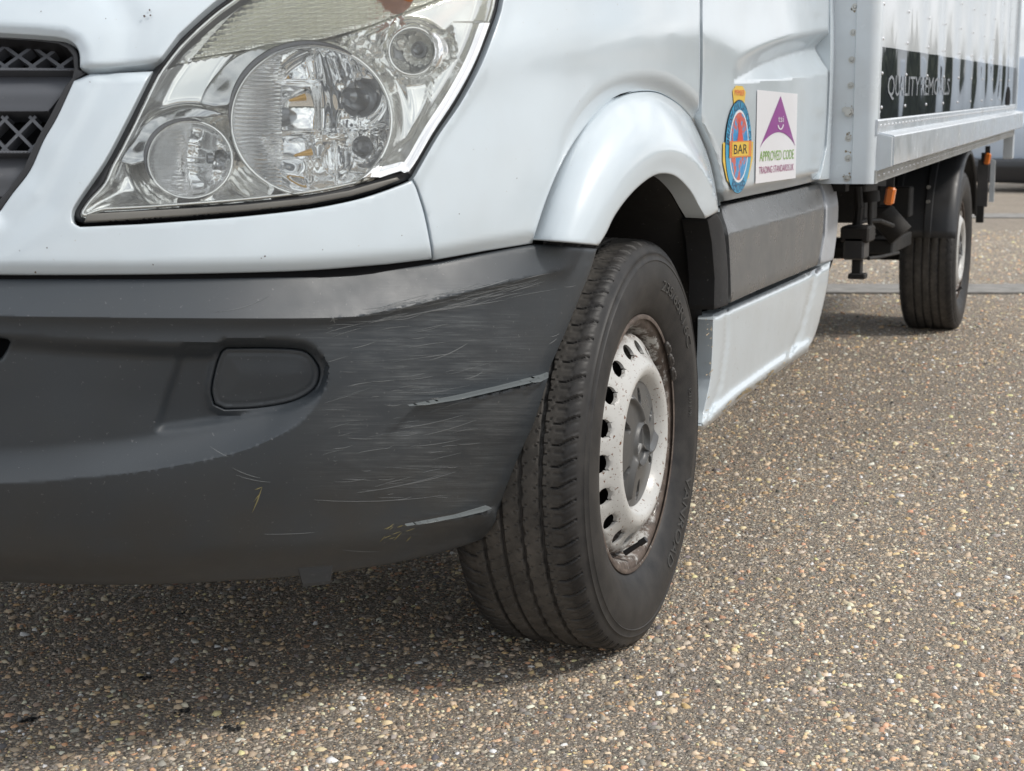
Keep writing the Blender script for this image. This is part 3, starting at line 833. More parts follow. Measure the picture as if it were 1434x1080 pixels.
# white sill panel ---------------------------------------------------------
SL = ([(998, 440), (1018, 431), (1060, 413), (1110, 391), (1163, 366)] + spl([(1159, 400), (1150, 440), (1141, 470), (1133, 486)], 3) + [(1132, 492), (1080, 528), (1030, 565), (984, 603), (979, 600)]
      + spl([(986, 570), (994, 530), (997, 480)], 3))
sl_low = [(983, 592), (1030, 551), (1080, 515), (1133, 480)]
def d_sill(p):
    e, _ = seg_dist(p, sl_low, signed=True)
    tp = seg_dist(p, [(998, 440), (1018, 431), (1110, 391), (1163, 366)])
    cr_ = seg_dist(p, [(1143, 377), (1136, 410), (1122, 460), (1105, 500)]); fr = seg_dist(p, [(1018, 431), (1017, 480), (1008, 540), (992, 586)])
    d = 0.012 - 0.010 * (1 - sm(tp, 0, 9)) - 0.004 * np.exp(-(cr_ / 2.5) ** 2) - 0.003 * np.exp(-(fr / 2.2) ** 2)
    d = d + 0.009 * sm(e, -9, 2) - 0.018 * sm(e, 4, 13)
    d = d - 0.0004 * np.clip(p[:, 1] - 430, 0, 200) * 0.2
    return d
M_sill = paint('white_sill_paint', WHITE, 0.18, 0.25, 0.2)
sill = panel('sill_panel', SL, M_sill, van, surf=plane_x(0.925), sp=4, disp=d_sill, r=2, drop=0.003, skirt=0.03, lines=[[(a, b + o) for a, b in sl_low] for o in (-8, -4, 0, 3, 6, 9)] + [[(1143, 377), (1105, 500)]])

# dark inner skin behind the panel gaps ------------------------------------
def back(name, poly, off, surf=body):
    panel(name, poly, M_dark, van, surf=surf, sp=26, r=0, skirt=0, off=off)
back('inner_skin', [(100, 318), (200, 306), (345, 296), (490, 274), (575, 245), (640, 130), (712, -20), (985, -170), (985, 130), (900, 122), (840, 145), (775, 240), (745, 352), (600, 378), (300, 400), (-300, 400), (-300, 350), (0, 310)], -0.016)
back('inner_skin', [(112, 120), (210, 98), (225, 80), (300, 0), (200, 0), (100, 85)], -0.02)
back('inner_skin', [(975, -170), (1178, -170), (1176, 100), (1166, 258), (1005, 292), (975, 200)], -0.052, surf_side)
back('inner_skin', [(1000, 285), (1168, 250), (1172, 300), (1166, 366), (1125, 488), (990, 590), (1003, 440)], -0.012, plane_x(0.915))
# ------------------------------------------------------------------ headlight
lamp = empty('headlight', (0, 0, 0), van, label='clear headlight with two round lamps and an amber bulb')
def surf_lamp(p):
    P, N = body(p); d = rays(p); d /= np.linalg.norm(d, axis=1)[:, None]
    return P, -d
LC = np.array(LIGHT)
def inset(poly, wf):
    q = np.array(poly); t = np.roll(q, -1, 0) - np.roll(q, 1, 0); t /= np.linalg.norm(t, axis=1)[:, None] + 1e-9
    nn = np.stack([-t[:, 1], t[:, 0]], 1)
    if inside(q[:1] + nn[:1] * 3, poly)[0] == False: nn = -nn
    return q + nn * wf(q)[:, None]
def wlamp(q): 
    bottom = sm(q[:, 1], 225, 262) * sm(q[:, 0], 112, 150)
    return 7.5 + 8.5 * bottom * (q[:, 0] > 100) * np.where(q[:, 0] < 570, 1, 0.4)
LIN = [tuple(q) for q in resample(inset(LIGHT, wlamp), 5)]
# drop points that fold over in the sharp corner
LIN = [q for q in LIN if seg_dist([q], LIGHT, True)[0] > 6.2]
M_flange = plastic('lamp_flange', (0.16, 0.155, 0.14), 0.35, amt=0.6, dirt=(0.05, 0.045, 0.04), bs=0.05)
def d_seal(p):
    e = seg_dist(p, LIGHT, True)
    return -0.004 - 0.008 * (1 - sm(e, 0, 5)) 
panel('lamp_seal', LIGHT, M_seal, lamp, sp=5, disp=d_seal, r=1.5, drop=0.002, skirt=0.03, holes=[LIN])
FLG = [tuple(q) for q in resample([(118, 311), (150, 309.5), (272, 301.5), (345, 295.5), (432, 286), (490, 275), (526, 265), (560, 252), (556, 248), (524, 256.5), (488, 267), (430, 277.5), (345, 286.5), (272, 291.5), (150, 298), (122, 300)], 4)]
panel('lamp_flange', FLG, M_flange, lamp, sp=4, off=0.0015, r=2, drop=0.002, skirt=0.006)
panel('lens', LIN, M_lens, lamp, sp=9, off=0.0, r=4, drop=0.005, skirt=0.0)

LBIG, RBIG = (436, 169), (112, 105)
LSM, RSM = (266, 224), (59, 54)
LSD, RSD = (577, 72), (32.5, 33)
C_BIG = ell(*LBIG, *RBIG, 72); C_SM = ell(*LSM, *RSM, 52); C_SD = ell(*LSD, *RSD, 40, rot=0.3)
IND_LINE = spl([(225, 100), (272, 86), (340, 74), (450, 58), (510, 42), (562, 22), (640, -8), (700, -40)], 5)
def rr_(p, c, r): return np.hypot((p[:, 0] - c[0]) / r[0], (p[:, 1] - c[1]) / r[1])

def silver(name, col, rough, bumpf=None, strength=0.3, dist=0.001, metal=1.0):
    m = mat(name, col, rough, metal); g = NB(m)
    if bumpf: g.bump(bumpf(g), strength, dist)
    return m
def uvxy(g):
    return g.n('ShaderNodeSeparateXYZ', {'Vector': g.n('ShaderNodeUVMap').outputs[0]}).outputs
def wave(g, o, per): return g.math('SINE', g.math('MULTIPLY', o, 2 * math.pi * 1000 / per))
M_bezel = silver('silver_bezel', (0.96, 0.96, 0.945), 0.10, lambda g: g.noise(g.coord(), 30, 2), 0.06, 0.002, 0.82)
def fl(g):
    u = uvxy(g); s_ = g.lvl(u[0], 0.395, 0.375, 0, 1)
    return g.math('MULTIPLY', wave(g, u[1], 5.6), s_)
M_bowl = silver('fluted_reflector_big', (0.95, 0.955, 0.96), 0.05, fl, 0.8, 0.003, 0.97)
def fl2(g):
    u = uvxy(g); s_ = g.lvl(u[0], 0.262, 0.248, 0, 1)
    return g.math('MULTIPLY', wave(g, u[1], 5.0), s_)
M_bowl2 = silver('fluted_reflector_small', (0.95, 0.955, 0.96), 0.05, fl2, 0.8, 0.003, 0.97)
def dia(g):
    u = uvxy(g)
    a = wave(g, g.math('ADD', u[0], g.math('MULTIPLY', u[1], 1.3)), 6.5); b = wave(g, g.math('SUBTRACT', u[0], g.math('MULTIPLY', u[1], 1.5)), 6.5)
    return g.math('MULTIPLY', a, b)
M_prism = silver('prism_reflector', (0.97, 0.96, 0.88), 0.2, dia, 0.3, 0.001, 0.75)
M_side = M_side
M_fine = silver('fine_ribbed_reflector', (0.88, 0.88, 0.85), 0.25, lambda g: wave(g, uvxy(g)[1], 3.0), 0.6, 0.0008)

def d_bez(p):
    e = seg_dist(p, LIN, True)
    d = -0.008 - 0.014 * sm(e, 0, 30)
    rb = rr_(p, LBIG, RBIG); rs = rr_(p, LSM, RSM); rd = rr_(p, LSD, RSD)
    # hoods round the lamps: a groove outside, a lip at the rim
    for r_, w_, c_ in ((rb, 0.16, LBIG), (rs, 0.24, LSM)):
        ang = np.arctan2(p[:, 1] - c_[1], p[:, 0] - c_[0])
        left = 0.5 + 0.5 * np.cos(ang + 2.5)           # strongest at the upper left
        d = d - 0.030 * np.exp(-((r_ - 1.0 - w_) / (w_ * 0.62)) ** 2) * left ** 0.7 
        d = d + 0.006 * np.exp(-((r_ - 1.0) / 0.035) ** 2)
    # indicator strip: shelf above the line
    s, _ = seg_dist(p, IND_LINE, signed=True)
    d = d - 0.022 * sm(-s, 0, 3.5)
    # bullet shaped tube right of the side lamp
    q = np.hypot((p[:, 0] - 612) / 27, (p[:, 1] - 70) / 28); d = d + 0.026 * np.sqrt(np.clip(1 - q * q, 0, 1))
    q = np.hypot((p[:, 0] - 578) / 40, (p[:, 1] - 72) / 38); d = d + 0.012 * np.exp(-((q - 1) / 0.14) ** 2) * (p[:, 0] > 560)
    # step behind the side lamp towards the wing
    ln = [(634, 44), (636, 80), (606, 110), (600, 140), (575, 190), (520, 235)]
    s2, _ = seg_dist(p, ln, signed=True); d = d + 0.014 * sm(-s2, -1.5, 2.5) * (p[:, 0] > 500) * (p[:, 1] > 30) * (p[:, 1] < 250) * 1.0
    # scallops between the big lamp and the indicator strip
    m_ = (s > 3) & (p[:, 0] > 450) & (p[:, 0] < 552) & (rb > 1.05) & (rd > 1.12) & (p[:, 1] < 128)
    k = p[:, 0] + 0.35 * (p[:, 1] - 60)
    ph = (k - 450) / (6 + 0.055 * (k - 450))
    d = d + np.where(m_, 0.010 * np.abs(np.sin(ph * 1.55)) * sm(s, 3, 9), 0)
    return d
panel('bezel', LIN, M_bezel, lamp, surf=surf_lamp, sp=2.6, sp_edge=4, disp=d_bez, r=0, skirt=0, holes=[C_BIG, C_SM, C_SD], lines=[[(a, b - 1.5) for a, b in IND_LINE], [(a, b + 1.5) for a, b in IND_LINE]])
# prism strip of the indicator
PR = [tuple(q) for q in resample(spl([(268, 82), (300, 45), (340, 8), (400, -30), (480, -60), (570, -80), (650, -78), (676, -50), (640, -12)], 5) + [(600, 4), (562, 19), (510, 39), (450, 55), (340, 71)], 6)]
def d_pr(p): 
    e = seg_dist(p, PR, True); jag = 4 * np.abs(((p[:, 1] / 9) % 1) - 0.5)
    return -0.032 + 0.004 * sm(e + jag, 0, 9) + 0.0050 * (((p[:, 1] + 0.2 * p[:, 0]) / 7.0) % 1.0) + 0.0006 * np.sin(p[:, 0] / 1.6)
panel('indicator_reflector', PR, M_prism, lamp, surf=surf_lamp, sp=1.7, disp=d_pr, r=2, drop=0.003, skirt=0.01)

def d_big(p):
    r_ = rr_(p, LBIG, RBIG); x, y = p[:, 0], p[:, 1]
    d = -0.020 - 0.105 * (1 - np.clip(r_, 0, 1) ** 2.0) ** 0.75
    ell_in = np.hypot((x - 455) / 92, (y - 168) / 100)
    # facets: upper and lower chambers split by a shelf
    shelf = spl([(366, 194), (430, 190), (480, 186), (548, 178)], 3)
    s, _ = seg_dist(p, shelf, signed=True)
    act = sm(ell_in, 1.0, 0.86)
    d = d + act * (0.028 * np.exp(-(s / 3.2) ** 2) - 0.018 * sm(s, 0, 5) * sm(s, 60, 30))
    for x0, b_, w_, h_ in ((443, 20, 8, 0.014), (470, 22, 7, -0.014), (494, 18, 6, 0.014)):
        xc = x0 + b_ * (1 - ((y - 165) / 95) ** 2) * 0.9 - 8
        d = d + act * h_ * np.exp(-((x - xc) / w_) ** 2) * (y < 190)
    d = d + act * 0.007 * np.tanh(3 * np.sin((x - 380) / 17.0)) * (y > 196) * (x > 395) * (x < 470)
    d = d + act * 0.018 * sm(y, 118, 112) * sm(x, 385, 400) * sm(x, 450, 440)
    q = np.hypot((x - 472) / 22, (y - 222) / 22); d = d + 0.022 * np.sqrt(np.clip(1 - q * q, 0, 1))
    q = np.hypot((x - 508) / 15, (y - 206) / 15); d = d + 0.012 * np.exp(-((q - 1) / 0.25) ** 2)
    q = np.hypot((x - 505) / 26, (y - 138) / 26); d = d + 0.016 * np.sin(q * 7) * np.exp(-q * q)
    return d
panel('reflector_bowl', C_BIG, M_bowl, lamp, surf=surf_lamp, sp=2.4, sp_edge=4, disp=d_big, r=0, skirt=0)
def d_smb(p):
    r_ = rr_(p, LSM, RSM); x, y = p[:, 0], p[:, 1]
    d = -0.020 - 0.070 * (1 - np.clip(r_, 0, 1) ** 2.0) ** 0.75
    act = sm(r_, 1.0, 0.9) * (x > 256)
    for y0, h_ in ((207, 0.012), (216, -0.012), (236, 0.014), (246, -0.01)):
        d = d + act * h_ * np.exp(-((y - y0 - (x - 280) * 0.08) / 2.8) ** 2)
    d = d + act * 0.014 * np.exp(-((x - 300 + (y - 222) * 0.15) / 3) ** 2)
    d = d + 0.014 * np.tanh((x - 257 - 0.004 * (y - 224) ** 2) / 1.5) * sm(r_, 1.0, 0.85)
    return d
panel('reflector_bowl', C_SM, M_bowl2, lamp, surf=surf_lamp, sp=2.2, sp_edge=4, disp=d_smb, r=0, skirt=0)
def d_sdb(p):
    r_ = np.hypot((p[:, 0] - LSD[0]) / RSD[0], (p[:, 1] - LSD[1]) / RSD[1]); x, y = p[:, 0], p[:, 1]
    d = -0.016 - 0.045 * (1 - np.clip(r_, 0, 1) ** 2) ** 0.7
    q = np.hypot(x - 588, y - 70); d = d + 0.012 * np.exp(-((q - 9) / 3) ** 2) + 0.0035 * np.sin(q * 1.6) * (q < 22)
    q = np.hypot(x - 561, y - 60); d = d + 0.010 * np.exp(-((q - 6) / 2.5) ** 2)
    lo = sm(y - (x - 560) * 0.5, 84, 88) * (x < 572)
    return d + 0.004 * lo * np.sin(y * 1.6)
panel('reflector_bowl', C_SD, M_bezel, lamp, surf=surf_lamp, sp=1.8, sp_edge=3, disp=d_sdb, r=0, skirt=0)
def at_lamp(p, depth):
    P, N = surf_lamp([p]); return Vector(P[0] - N[0] * depth)
def rim(name, c, r, n, th, depth, m, rot=0):
    q = np.array(ell(*c, *r, n, rot=rot)); P, N = surf_lamp(q); cen = P - N * depth; mb = MB(); k = 6; V_ = []
    for i in range(n):
        t = cen[(i + 1) % n] - cen[i - 1]; t /= np.linalg.norm(t); a = np.cross(t, N[i]); b = N[i]
        for j in range(k):
            an = 2 * math.pi * j / k; V_.append(cen[i] + (a * math.cos(an) + b * math.sin(an)) * th)
    Fc = [(i * k + j, ((i + 1) % n) * k + j, ((i + 1) % n) * k + (j + 1) % k, i * k + (j + 1) % k) for i in range(n) for j in range(k)]
    mb.add(V_, Fc); return mb.build(name, m, lamp, smooth=True, angle=80)
rim('lamp_rim', LBIG, RBIG, 72, 0.0030, 0.018, M_bezel)
rim('lamp_rim', LSM, RSM, 56, 0.0024, 0.017, M_bezel)
rim('lamp_rim', LSD, RSD, 40, 0.0030, 0.012, M_bezel, 0.3)
M_tunnel = mat('lamp_tunnel_chrome', (0.50, 0.51, 0.52), 0.10, 1.0)
def lpanel(name, poly, m, off, disp=None, sp=4): panel(name, [tuple(q) for q in resample(poly, sp)], m, lamp, surf=surf_lamp, sp=sp, off=off, disp=disp, r=2, drop=0.002, skirt=0.006)
lpanel('lamp_tunnel', spl([(279, 146), (288, 124), (308, 98), (335, 76), (375, 62), (425, 58), (470, 62)], 5) + spl([(440, 63), (395, 72), (355, 92), (332, 120), (321, 148)], 5) + [(300, 150)], M_tunnel, -0.012, lambda p: 0.004 * np.sin(p[:, 0] / 22.0) * np.sin(p[:, 1] / 19.0))
lpanel('lamp_tunnel', spl([(164, 226), (176, 202), (200, 176), (232, 158), (272, 150), (318, 160)], 5) + spl([(290, 165), (258, 166), (228, 180), (208, 206), (204, 226)], 5) + [(184, 232)], M_tunnel, -0.012, lambda p: 0.004 * np.sin(p[:, 0] / 19.0 + 1) * np.sin(p[:, 1] / 13.0))
M_shade_arc = mat('shade_arc_dark', (0.13, 0.13, 0.14), 0.2, 0.9)  # dark arcs that paint the shaded gap beside the lamp rims
def shade_arc(c, r, a0, a1, th):
    n_ = 30; o_ = []; i_ = []
    for k in range(n_ + 1):
        a = math.radians(a0 + (a1 - a0) * k / n_); w_ = th * math.sin(math.pi * k / n_) ** 0.7
        i_.append((c[0] + (r[0] + 1.5) * math.cos(a), c[1] + (r[1] + 1.5) * math.sin(a))); o_.append((c[0] + (r[0] + 2.2 + w_) * math.cos(a), c[1] + (r[1] + 2.2 + w_) * math.sin(a)))
    lpanel('lamp_rim_shade', o_ + i_[::-1], M_shade_arc, -0.008, None, 3)
shade_arc(LBIG, RBIG, 175, 300, 7.5); shade_arc(LSM, RSM, 150, 285, 5.5)
fwd = Vector((0.15, -0.95, 0.1)).normalized()
M_grey_met = mat('bulb_shield_grey', (0.32, 0.33, 0.35), 0.28, 1.0)
M_amb2 = mat('amber_bulb_reflection', (0.75, 0.42, 0.08), 0.3, 0.2, 0.5)
for p, dep, r_, ln in (((503, 140), 0.085, 0.016, 0.038), ((508, 206), 0.085, 0.010, 0.022), ((316, 222), 0.060, 0.008, 0.018), ((587, 70), 0.045, 0.0075, 0.012)):
    a = at_lamp(p, dep); mb = MB(); mb.cyl(a, a + fwd * ln, r_, 20, r_ * 0.72); mb.cyl(a + fwd * ln, a + fwd * (ln + r_ * 0.5), r_ * 0.72, 20, r_ * 0.3)
    mb.cyl(a - fwd * 0.003, a + fwd * 0.002, r_ * 1.5, 20)
    mb.build('bulb', M_grey_met, lamp, smooth=True)
for p, q in (((405, 141), (427, 136)), ((412, 218), (436, 213))):
    a, b = at_lamp(p, 0.075), at_lamp(q, 0.078); mb = MB(); mb.cyl(a, b, 0.0015, 10, 0.005); mb.build('bulb_filament_holder', M_amb2, lamp, smooth=True)
mb = MB(); a = at_lamp((290, 222), 0.05); b = at_lamp((316, 221), 0.055); mb.cyl(a, b, 0.0035, 10); mb.cyl(a, a.lerp(b, .3), 0.007, 12); mb.build('bulb_filament_holder', M_grey_met, lamp, smooth=True)
# amber bulb behind the prism strip
P0 = at_lamp((548, -6), 0.024); V_ = []; Fc = []; n_, k_ = 18, 8
for j in range(k_ + 1):
    th = j / k_ * math.pi / 2
    for i in range(n_):
        a = 2 * math.pi * i / n_; V_.append(P0 + Vector((math.cos(a) * math.cos(th) * 0.034, -math.sin(th) * 0.016, math.sin(a) * math.cos(th) * 0.026)))
for j in range(k_):
    for i in range(n_): Fc.append((j * n_ + i, j * n_ + (i + 1) % n_, (j + 1) * n_ + (i + 1) % n_, (j + 1) * n_ + i))
mesh_obj('amber_bulb', V_, Fc, M_amberbulb, lamp)

# bright moulded frame just inside the lens edge
_fr = np.array([tuple(q) for q in resample(inset(LIN, lambda q: np.full(len(q), 4.0)), 6)])
_fr = _fr[seg_dist(_fr, LIN, True) > 3.2]
P, N = surf_lamp(_fr); P = P - N * 0.007; mb = MB(); pts = [Vector(q) for q in P]
n_ = len(pts); V_ = []
for i in range(n_):
    t = (pts[(i + 1) % n_] - pts[i - 1]).normalized(); a = t.cross(Vector(N[i])).normalized(); b = Vector(N[i])
    for j in range(6): an = j * math.pi / 3; V_.append(pts[i] + a * math.cos(an) * 0.0022 + b * math.sin(an) * 0.0016)
mb.add(V_, [(i * 6 + j, ((i + 1) % n_) * 6 + j, ((i + 1) % n_) * 6 + (j + 1) % 6, i * 6 + (j + 1) % 6) for i in range(n_) for j in range(6)])
mb.build('lens_frame', M_bezel, lamp, smooth=True, angle=80)

# ------------------------------------------------------------------ grille
grille = empty('grille', (0, 0, 0), van, label='dark plastic grille with diamond mesh between wide slats')
def gpan(name, poly, m, off, disp=None, sp=8, skirt=0.03, r=2): return panel(name, [tuple(q) for q in resample(poly, sp)], m, grille, sp=sp, off=off, disp=disp, r=r, drop=0.003, skirt=skirt)
gpan('grille_backing', [(-330, 20), (60, 30), (130, 60), (130, 110), (80, 200), (20, 310), (-330, 340)], M_dark, -0.075, sp=30, skirt=0, r=0)
def slat(y0, y1, y2, xe0, xe1, xe2):
    poly = [(-330, y0 - 6), (-100, y0 - 2), (xe0, y0), (xe1, y1)] + [(xe2, y2), (-100, y2), (-330, y2 - 4)]
    def ds(p):
        t = (p[:, 1] - y0) / (y1 - y0)
        return np.where(t < 1, -0.026 + 0.016 * np.clip(t, 0, 1), -0.010 - 0.004 * sm(t, 1, 2))
    gpan('slat', poly, M_grille, -0.018, ds, sp=6, skirt=0.03)
slat(101, 128, 157, 108, 92, 68); slat(217, 245, 277, 52, 38, 12); slat(338, 350, 380, -60, -80, -100)
for y, xe in ((97.5, 112), (213.5, 58)):
    gpan('mesh_ledge', [(-330, y - 7), (-100, y - 3), (xe, y - 2), (xe - 2, y + 2), (-100, y + 2), (-330, y - 2)], M_grille, -0.024, sp=5, r=1.2)
def bars(y0, y1, xmax, fx, off=-0.036):
    mb = MB(); clipx = lambda y: fx(y)
    for k in range(-9, 5):
        for sgn in (1, -1):
            xa = 26 + k * 39 + (0 if sgn > 0 else 0); pa = (xa - sgn * 24, y0); pb = (xa + sgn * 24, y1)
            q = resample([pa, pb], 4, False); q = np.array([t for t in q if t[0] < clipx(t[1]) and t[0] > -330])
            if len(q) < 2: continue
            t = q[-1] - q[0]; t /= np.linalg.norm(t); nn = np.array([-t[1], t[0]]) * 2.2
            a, N = body(q + nn); b, _ = body(q - nn)
            ra, rb_ = rays(q + nn), rays(q - nn); ra /= np.linalg.norm(ra, axis=1)[:, None]; rb_ /= np.linalg.norm(rb_, axis=1)[:, None]
            a = a - ra * off * 1.3; b = b - rb_ * off * 1.3
            n_ = len(q); V_ = [*a, *b, *(a - N * 0.016), *(b - N * 0.016)]
            for i in range(n_ - 1):
                mb.add([V_[i], V_[i + 1], V_[n_ + i + 1], V_[n_ + i], V_[2 * n_ + i], V_[2 * n_ + i + 1], V_[3 * n_ + i + 1], V_[3 * n_ + i]], [(0, 1, 2, 3), (0, 4, 5, 1), (3, 2, 6, 7), (4, 7, 6, 5)])
    mb.build('mesh', M_grille, grille)
bars(62, 96, 112, lambda y: 110)
bars(163, 212, 70, lambda y: 110 - (y - 114) * 0.50)
edge_ = [(a - 1, b) for a, b in GR] 
gpan('grille_rim', [(-330, 38), (-100, 42), (0, 49)] + spl([(50, 52), (86, 56), (100, 64), (109, 76), (110, 97)], 3) + [(122, 103), (106, 112)] + [(a, b) for a, b in GR[::-1][2:]] + [(-7, 300), (-7, 287), (10, 268), (33, 236), (52, 195), (70, 163), (92, 120), (101, 110), (104, 97), (102, 78), (94, 68), (82, 62), (50, 58), (0, 55), (-100, 48), (-330, 44)], M_seal, -0.014, sp=5, r=1.5, skirt=0.04)

# ------------------------------------------------------------------ wheels
def tread_mat():
    m = mat('tyre_tread_rubber', (0.03, 0.03, 0.03), 0.75, spec=0.3); g = NB(m); v = g.coord()
    c = g.ramp(g.noise(v, 22, 7, 0.7), [(0.3, (0.040, 0.038, 0.036)), (0.5, (0.075, 0.070, 0.064)), (0.72, (0.12, 0.11, 0.099))])
    c = g.mix(g.lvl(g.noise(v, 420, 3, 0.7), 0.55, 0.75, 0, 0.5), c, (0.15, 0.135, 0.115))
    # dirt only where the rubber touches the road: radius based
    sx = g.n('ShaderNodeSeparateXYZ', {'Vector': g.n('ShaderNodeTexCoord').outputs['Object']}).outputs
    rad = g.math('SQRT', g.math('ADD', g.math('MULTIPLY', sx[1], sx[1]), g.math('MULTIPLY', sx[2], sx[2])))
    top = g.math('MULTIPLY', g.lvl(rad, 0.3475, 0.3515), g.lvl(g.math('ABSOLUTE', sx[0]), 0.088, 0.078))
    c = g.mix(top, g.mix(g.lvl(g.noise(v, 30, 5), 0.35, 0.7), (0.020, 0.020, 0.021), (0.040, 0.038, 0.037)), c)
    dust = g.math('MULTIPLY', g.lvl(g.noise(v, 9, 5, 0.6), 0.4, 0.7), g.lvl(rad, 0.25, 0.31))
    c = g.mix(g.math('MULTIPLY', dust, 0.3), c, (0.06, 0.057, 0.053))
    g.link(c, g.b.inputs['Base Color'])
    g.link(g.lvl(top, 0, 1, 0.50, 0.85), g.b.inputs['Roughness'])
    g.bump(g.math('ADD', g.noise(v, 700, 3), g.math('MULTIPLY', g.noise(v, 60, 4), 0.5)), 0.35, 0.0007)
    return m
M_tyre = tread_mat()
M_letters = mat('tyre_lettering', (0.055, 0.055, 0.054), 0.5)
def rimpaint():
    m = mat('rusty_silver_rim', (0.6, 0.6, 0.58), 0.4, 0, 0.15); g = NB(m); v = g.coord()
    sx = g.n('ShaderNodeSeparateXYZ', {'Vector': g.n('ShaderNodeTexCoord').outputs['Object']}).outputs
    rad = g.math('SQRT', g.math('ADD', g.math('MULTIPLY', sx[1], sx[1]), g.math('MULTIPLY', sx[2], sx[2])))
    c = g.mix(g.lvl(g.noise(v, 12, 6), 0.4, 0.8, 0, 0.5), (0.50, 0.50, 0.485), (0.36, 0.345, 0.32))
    sp = g.lvl(g.noise(v, 115, 3, 0.6), 0.635, 0.665)
    c = g.mix(sp, c, (0.13, 0.055, 0.025))
    sp2 = g.lvl(g.noise(v, 260, 2, 0.6), 0.66, 0.70, 0, 0.7)
    c = g.mix(sp2, c, (0.10, 0.05, 0.03))
    brown = g.math('MULTIPLY', g.lvl(rad, 0.176, 0.188), 1.0)
    wearz = g.lvl(g.math('ADD', g.noise(v, 34, 6, 0.75), g.math('MULTIPLY', g.lvl(rad, 0.20, 0.222), -0.18)), 0.46, 0.56, 1, 0.10)
    c = g.mix(g.math('MULTIPLY', brown, wearz), c, g.ramp(g.noise(v, 45, 6, 0.7), [(0.3, (0.045, 0.033, 0.028)), (0.6, (0.12, 0.092, 0.076)), (0.8, (0.22, 0.18, 0.15))]))
    g.link(c, g.b.inputs['Base Color']); g.link(g.lvl(brown, 0, 1, 0.32, 0.75), g.b.inputs['Roughness'])
    g.bump(g.math('ADD', g.noise(v, 220, 4), g.math('MULTIPLY', sp, 1.0)), 0.25, 0.0008)
    return m
M_rim = rimpaint()
M_cap = plastic('grey_hub_cap', (0.072, 0.075, 0.077), 0.34, 500, amt=0.3, dirt=(0.14, 0.11, 0.08), bs=0.1)
PITCH = 68
def tyre_mesh(sub, xs_n, name, parent):
    R0 = 0.3525
    prof = []
    side = [(0.082, 0.218), (0.090, 0.2225), (0.0975, 0.229), (0.106, 0.243), (0.1135, 0.262), (0.1175, 0.282), (0.1165, 0.300), (0.1145, 0.3135), (0.1155, 0.3150), (0.1140, 0.3165),
            (0.1115, 0.325), (0.1120, 0.3268), (0.1095, 0.3285), (0.1060, 0.3370), (0.1030, 0.3425), (0.0985, 0.3462), (0.092, 0.3488)]
    sd_ = []
    for a, b in zip(side, side[1:]):
        k = 2
        for i in range(k): sd_.append((a[0] + (b[0] - a[0]) * i / k, a[1] + (b[1] - a[1]) * i / k))
    tx = np.linspace(0.088, -0.088, xs_n)
    prof = [*sd_, side[-1]] + [(x, R0 - 0.0028 * (x / 0.088) ** 2) for x in tx] + [(-a, b) for a, b in (sd_ + [side[-1]])[::-1]]
    prof = np.array(prof); n = PITCH * sub
    th = np.arange(n) * 2 * math.pi / n
    TH, PX = np.meshgrid(th, prof[:, 0], indexing='ij'); R = np.tile(prof[:, 1], (n, 1))
    ph = TH / (2 * math.pi) * PITCH
    ax = np.abs(PX); istr = R > 0.3415
    dep = np.zeros_like(R)
    for gx_ in (-0.050, -0.0165, 0.0165, 0.050):
        wob = 0.0007 * np.sin(ph * 2 * math.pi)
        dep = np.maximum(dep, 0.0052 * np.clip(1.9 - np.abs(PX - gx_ - wob) / 0.0022, 0, 1))
    def slot(phase, width):
        f = (phase % 1.0); f = np.minimum(f, 1 - f); return np.clip(1.6 - f / width, 0, 1)
    # shoulder slots that kink towards the edge
    bend = np.where(ax > 0.078, (ax - 0.078) * 16, 0) + ax * 1.2
    m_ = (ax > 0.063) & istr
    dep = np.maximum(dep, m_ * sm(ax, 0.063, 0.068) * 0.0044 * slot(ph + bend, 0.042))
    # fine shoulder ticks
    m_ = (ax > 0.070) & istr; dep = np.maximum(dep, m_ * 0.0016 * slot(ph * 2 + bend * 2 * (ax > 0.085) + 0.5, 0.08))
    # short sipes on the ribs, hooked
    for x0, x1, sh in ((0.053, 0.064, 0.4), (0.038, 0.047, 0.1), (0.0195, 0.027, 0.6), (0.004, 0.0135, 0.2), (-0.0135, -0.005, 0.75), (-0.030, -0.0195, 0.35), (-0.047, -0.037, 0.9), (-0.066, -0.054, 0.5)):
        m_ = (PX > x0) & (PX < x1)
        hook = np.where(PX > (x0 + x1) / 2, 0.12, -0.08)
        dep = np.maximum(dep, m_ * 0.0024 * slot(ph * (2 if x0 > 0.05 else 1.5) + sh + hook, 0.06))
    R = R - dep
    V = np.stack([PX, np.cos(TH) * R, np.sin(TH) * R], -1).reshape(-1, 3)
    # flattened contact patch
    hz = 0.3455 - 0.0015
    low = V[:, 2] < -hz + 0.02
    bul = np.clip((-V[:, 2] - 0.20) / 0.14, 0, 1) ** 2 * np.exp(-(V[:, 1] / 0.12) ** 2)
    V[:, 0] *= 1 + 0.035 * bul
    V[:, 2] = np.maximum(V[:, 2], -hz)
    m = len(prof); i, j = np.meshgrid(np.arange(n), np.arange(m - 1), indexing='ij'); i2 = (i + 1) % n
    Fq = np.stack([i * m + j, i * m + j + 1, i2 * m + j + 1, i2 * m + j], -1).reshape(-1, 4)
    me = bpy.data.meshes.new(name); me.vertices.add(len(V)); me.vertices.foreach_set('co', V.astype(np.float32).ravel())
    me.loops.add(Fq.size); me.loops.foreach_set('vertex_index', Fq.astype(np.int32).ravel())
    me.polygons.add(len(Fq)); me.polygons.foreach_set('loop_start', (np.arange(len(Fq)) * 4).astype(np.int32))
    me.update(calc_edges=True); me.polygons.foreach_set('use_smooth', [True] * len(Fq)); me.set_sharp_from_angle(angle=math.radians(38))
    me.materials.append(M_tyre)
    return link(bpy.data.objects.new(name, me), parent)
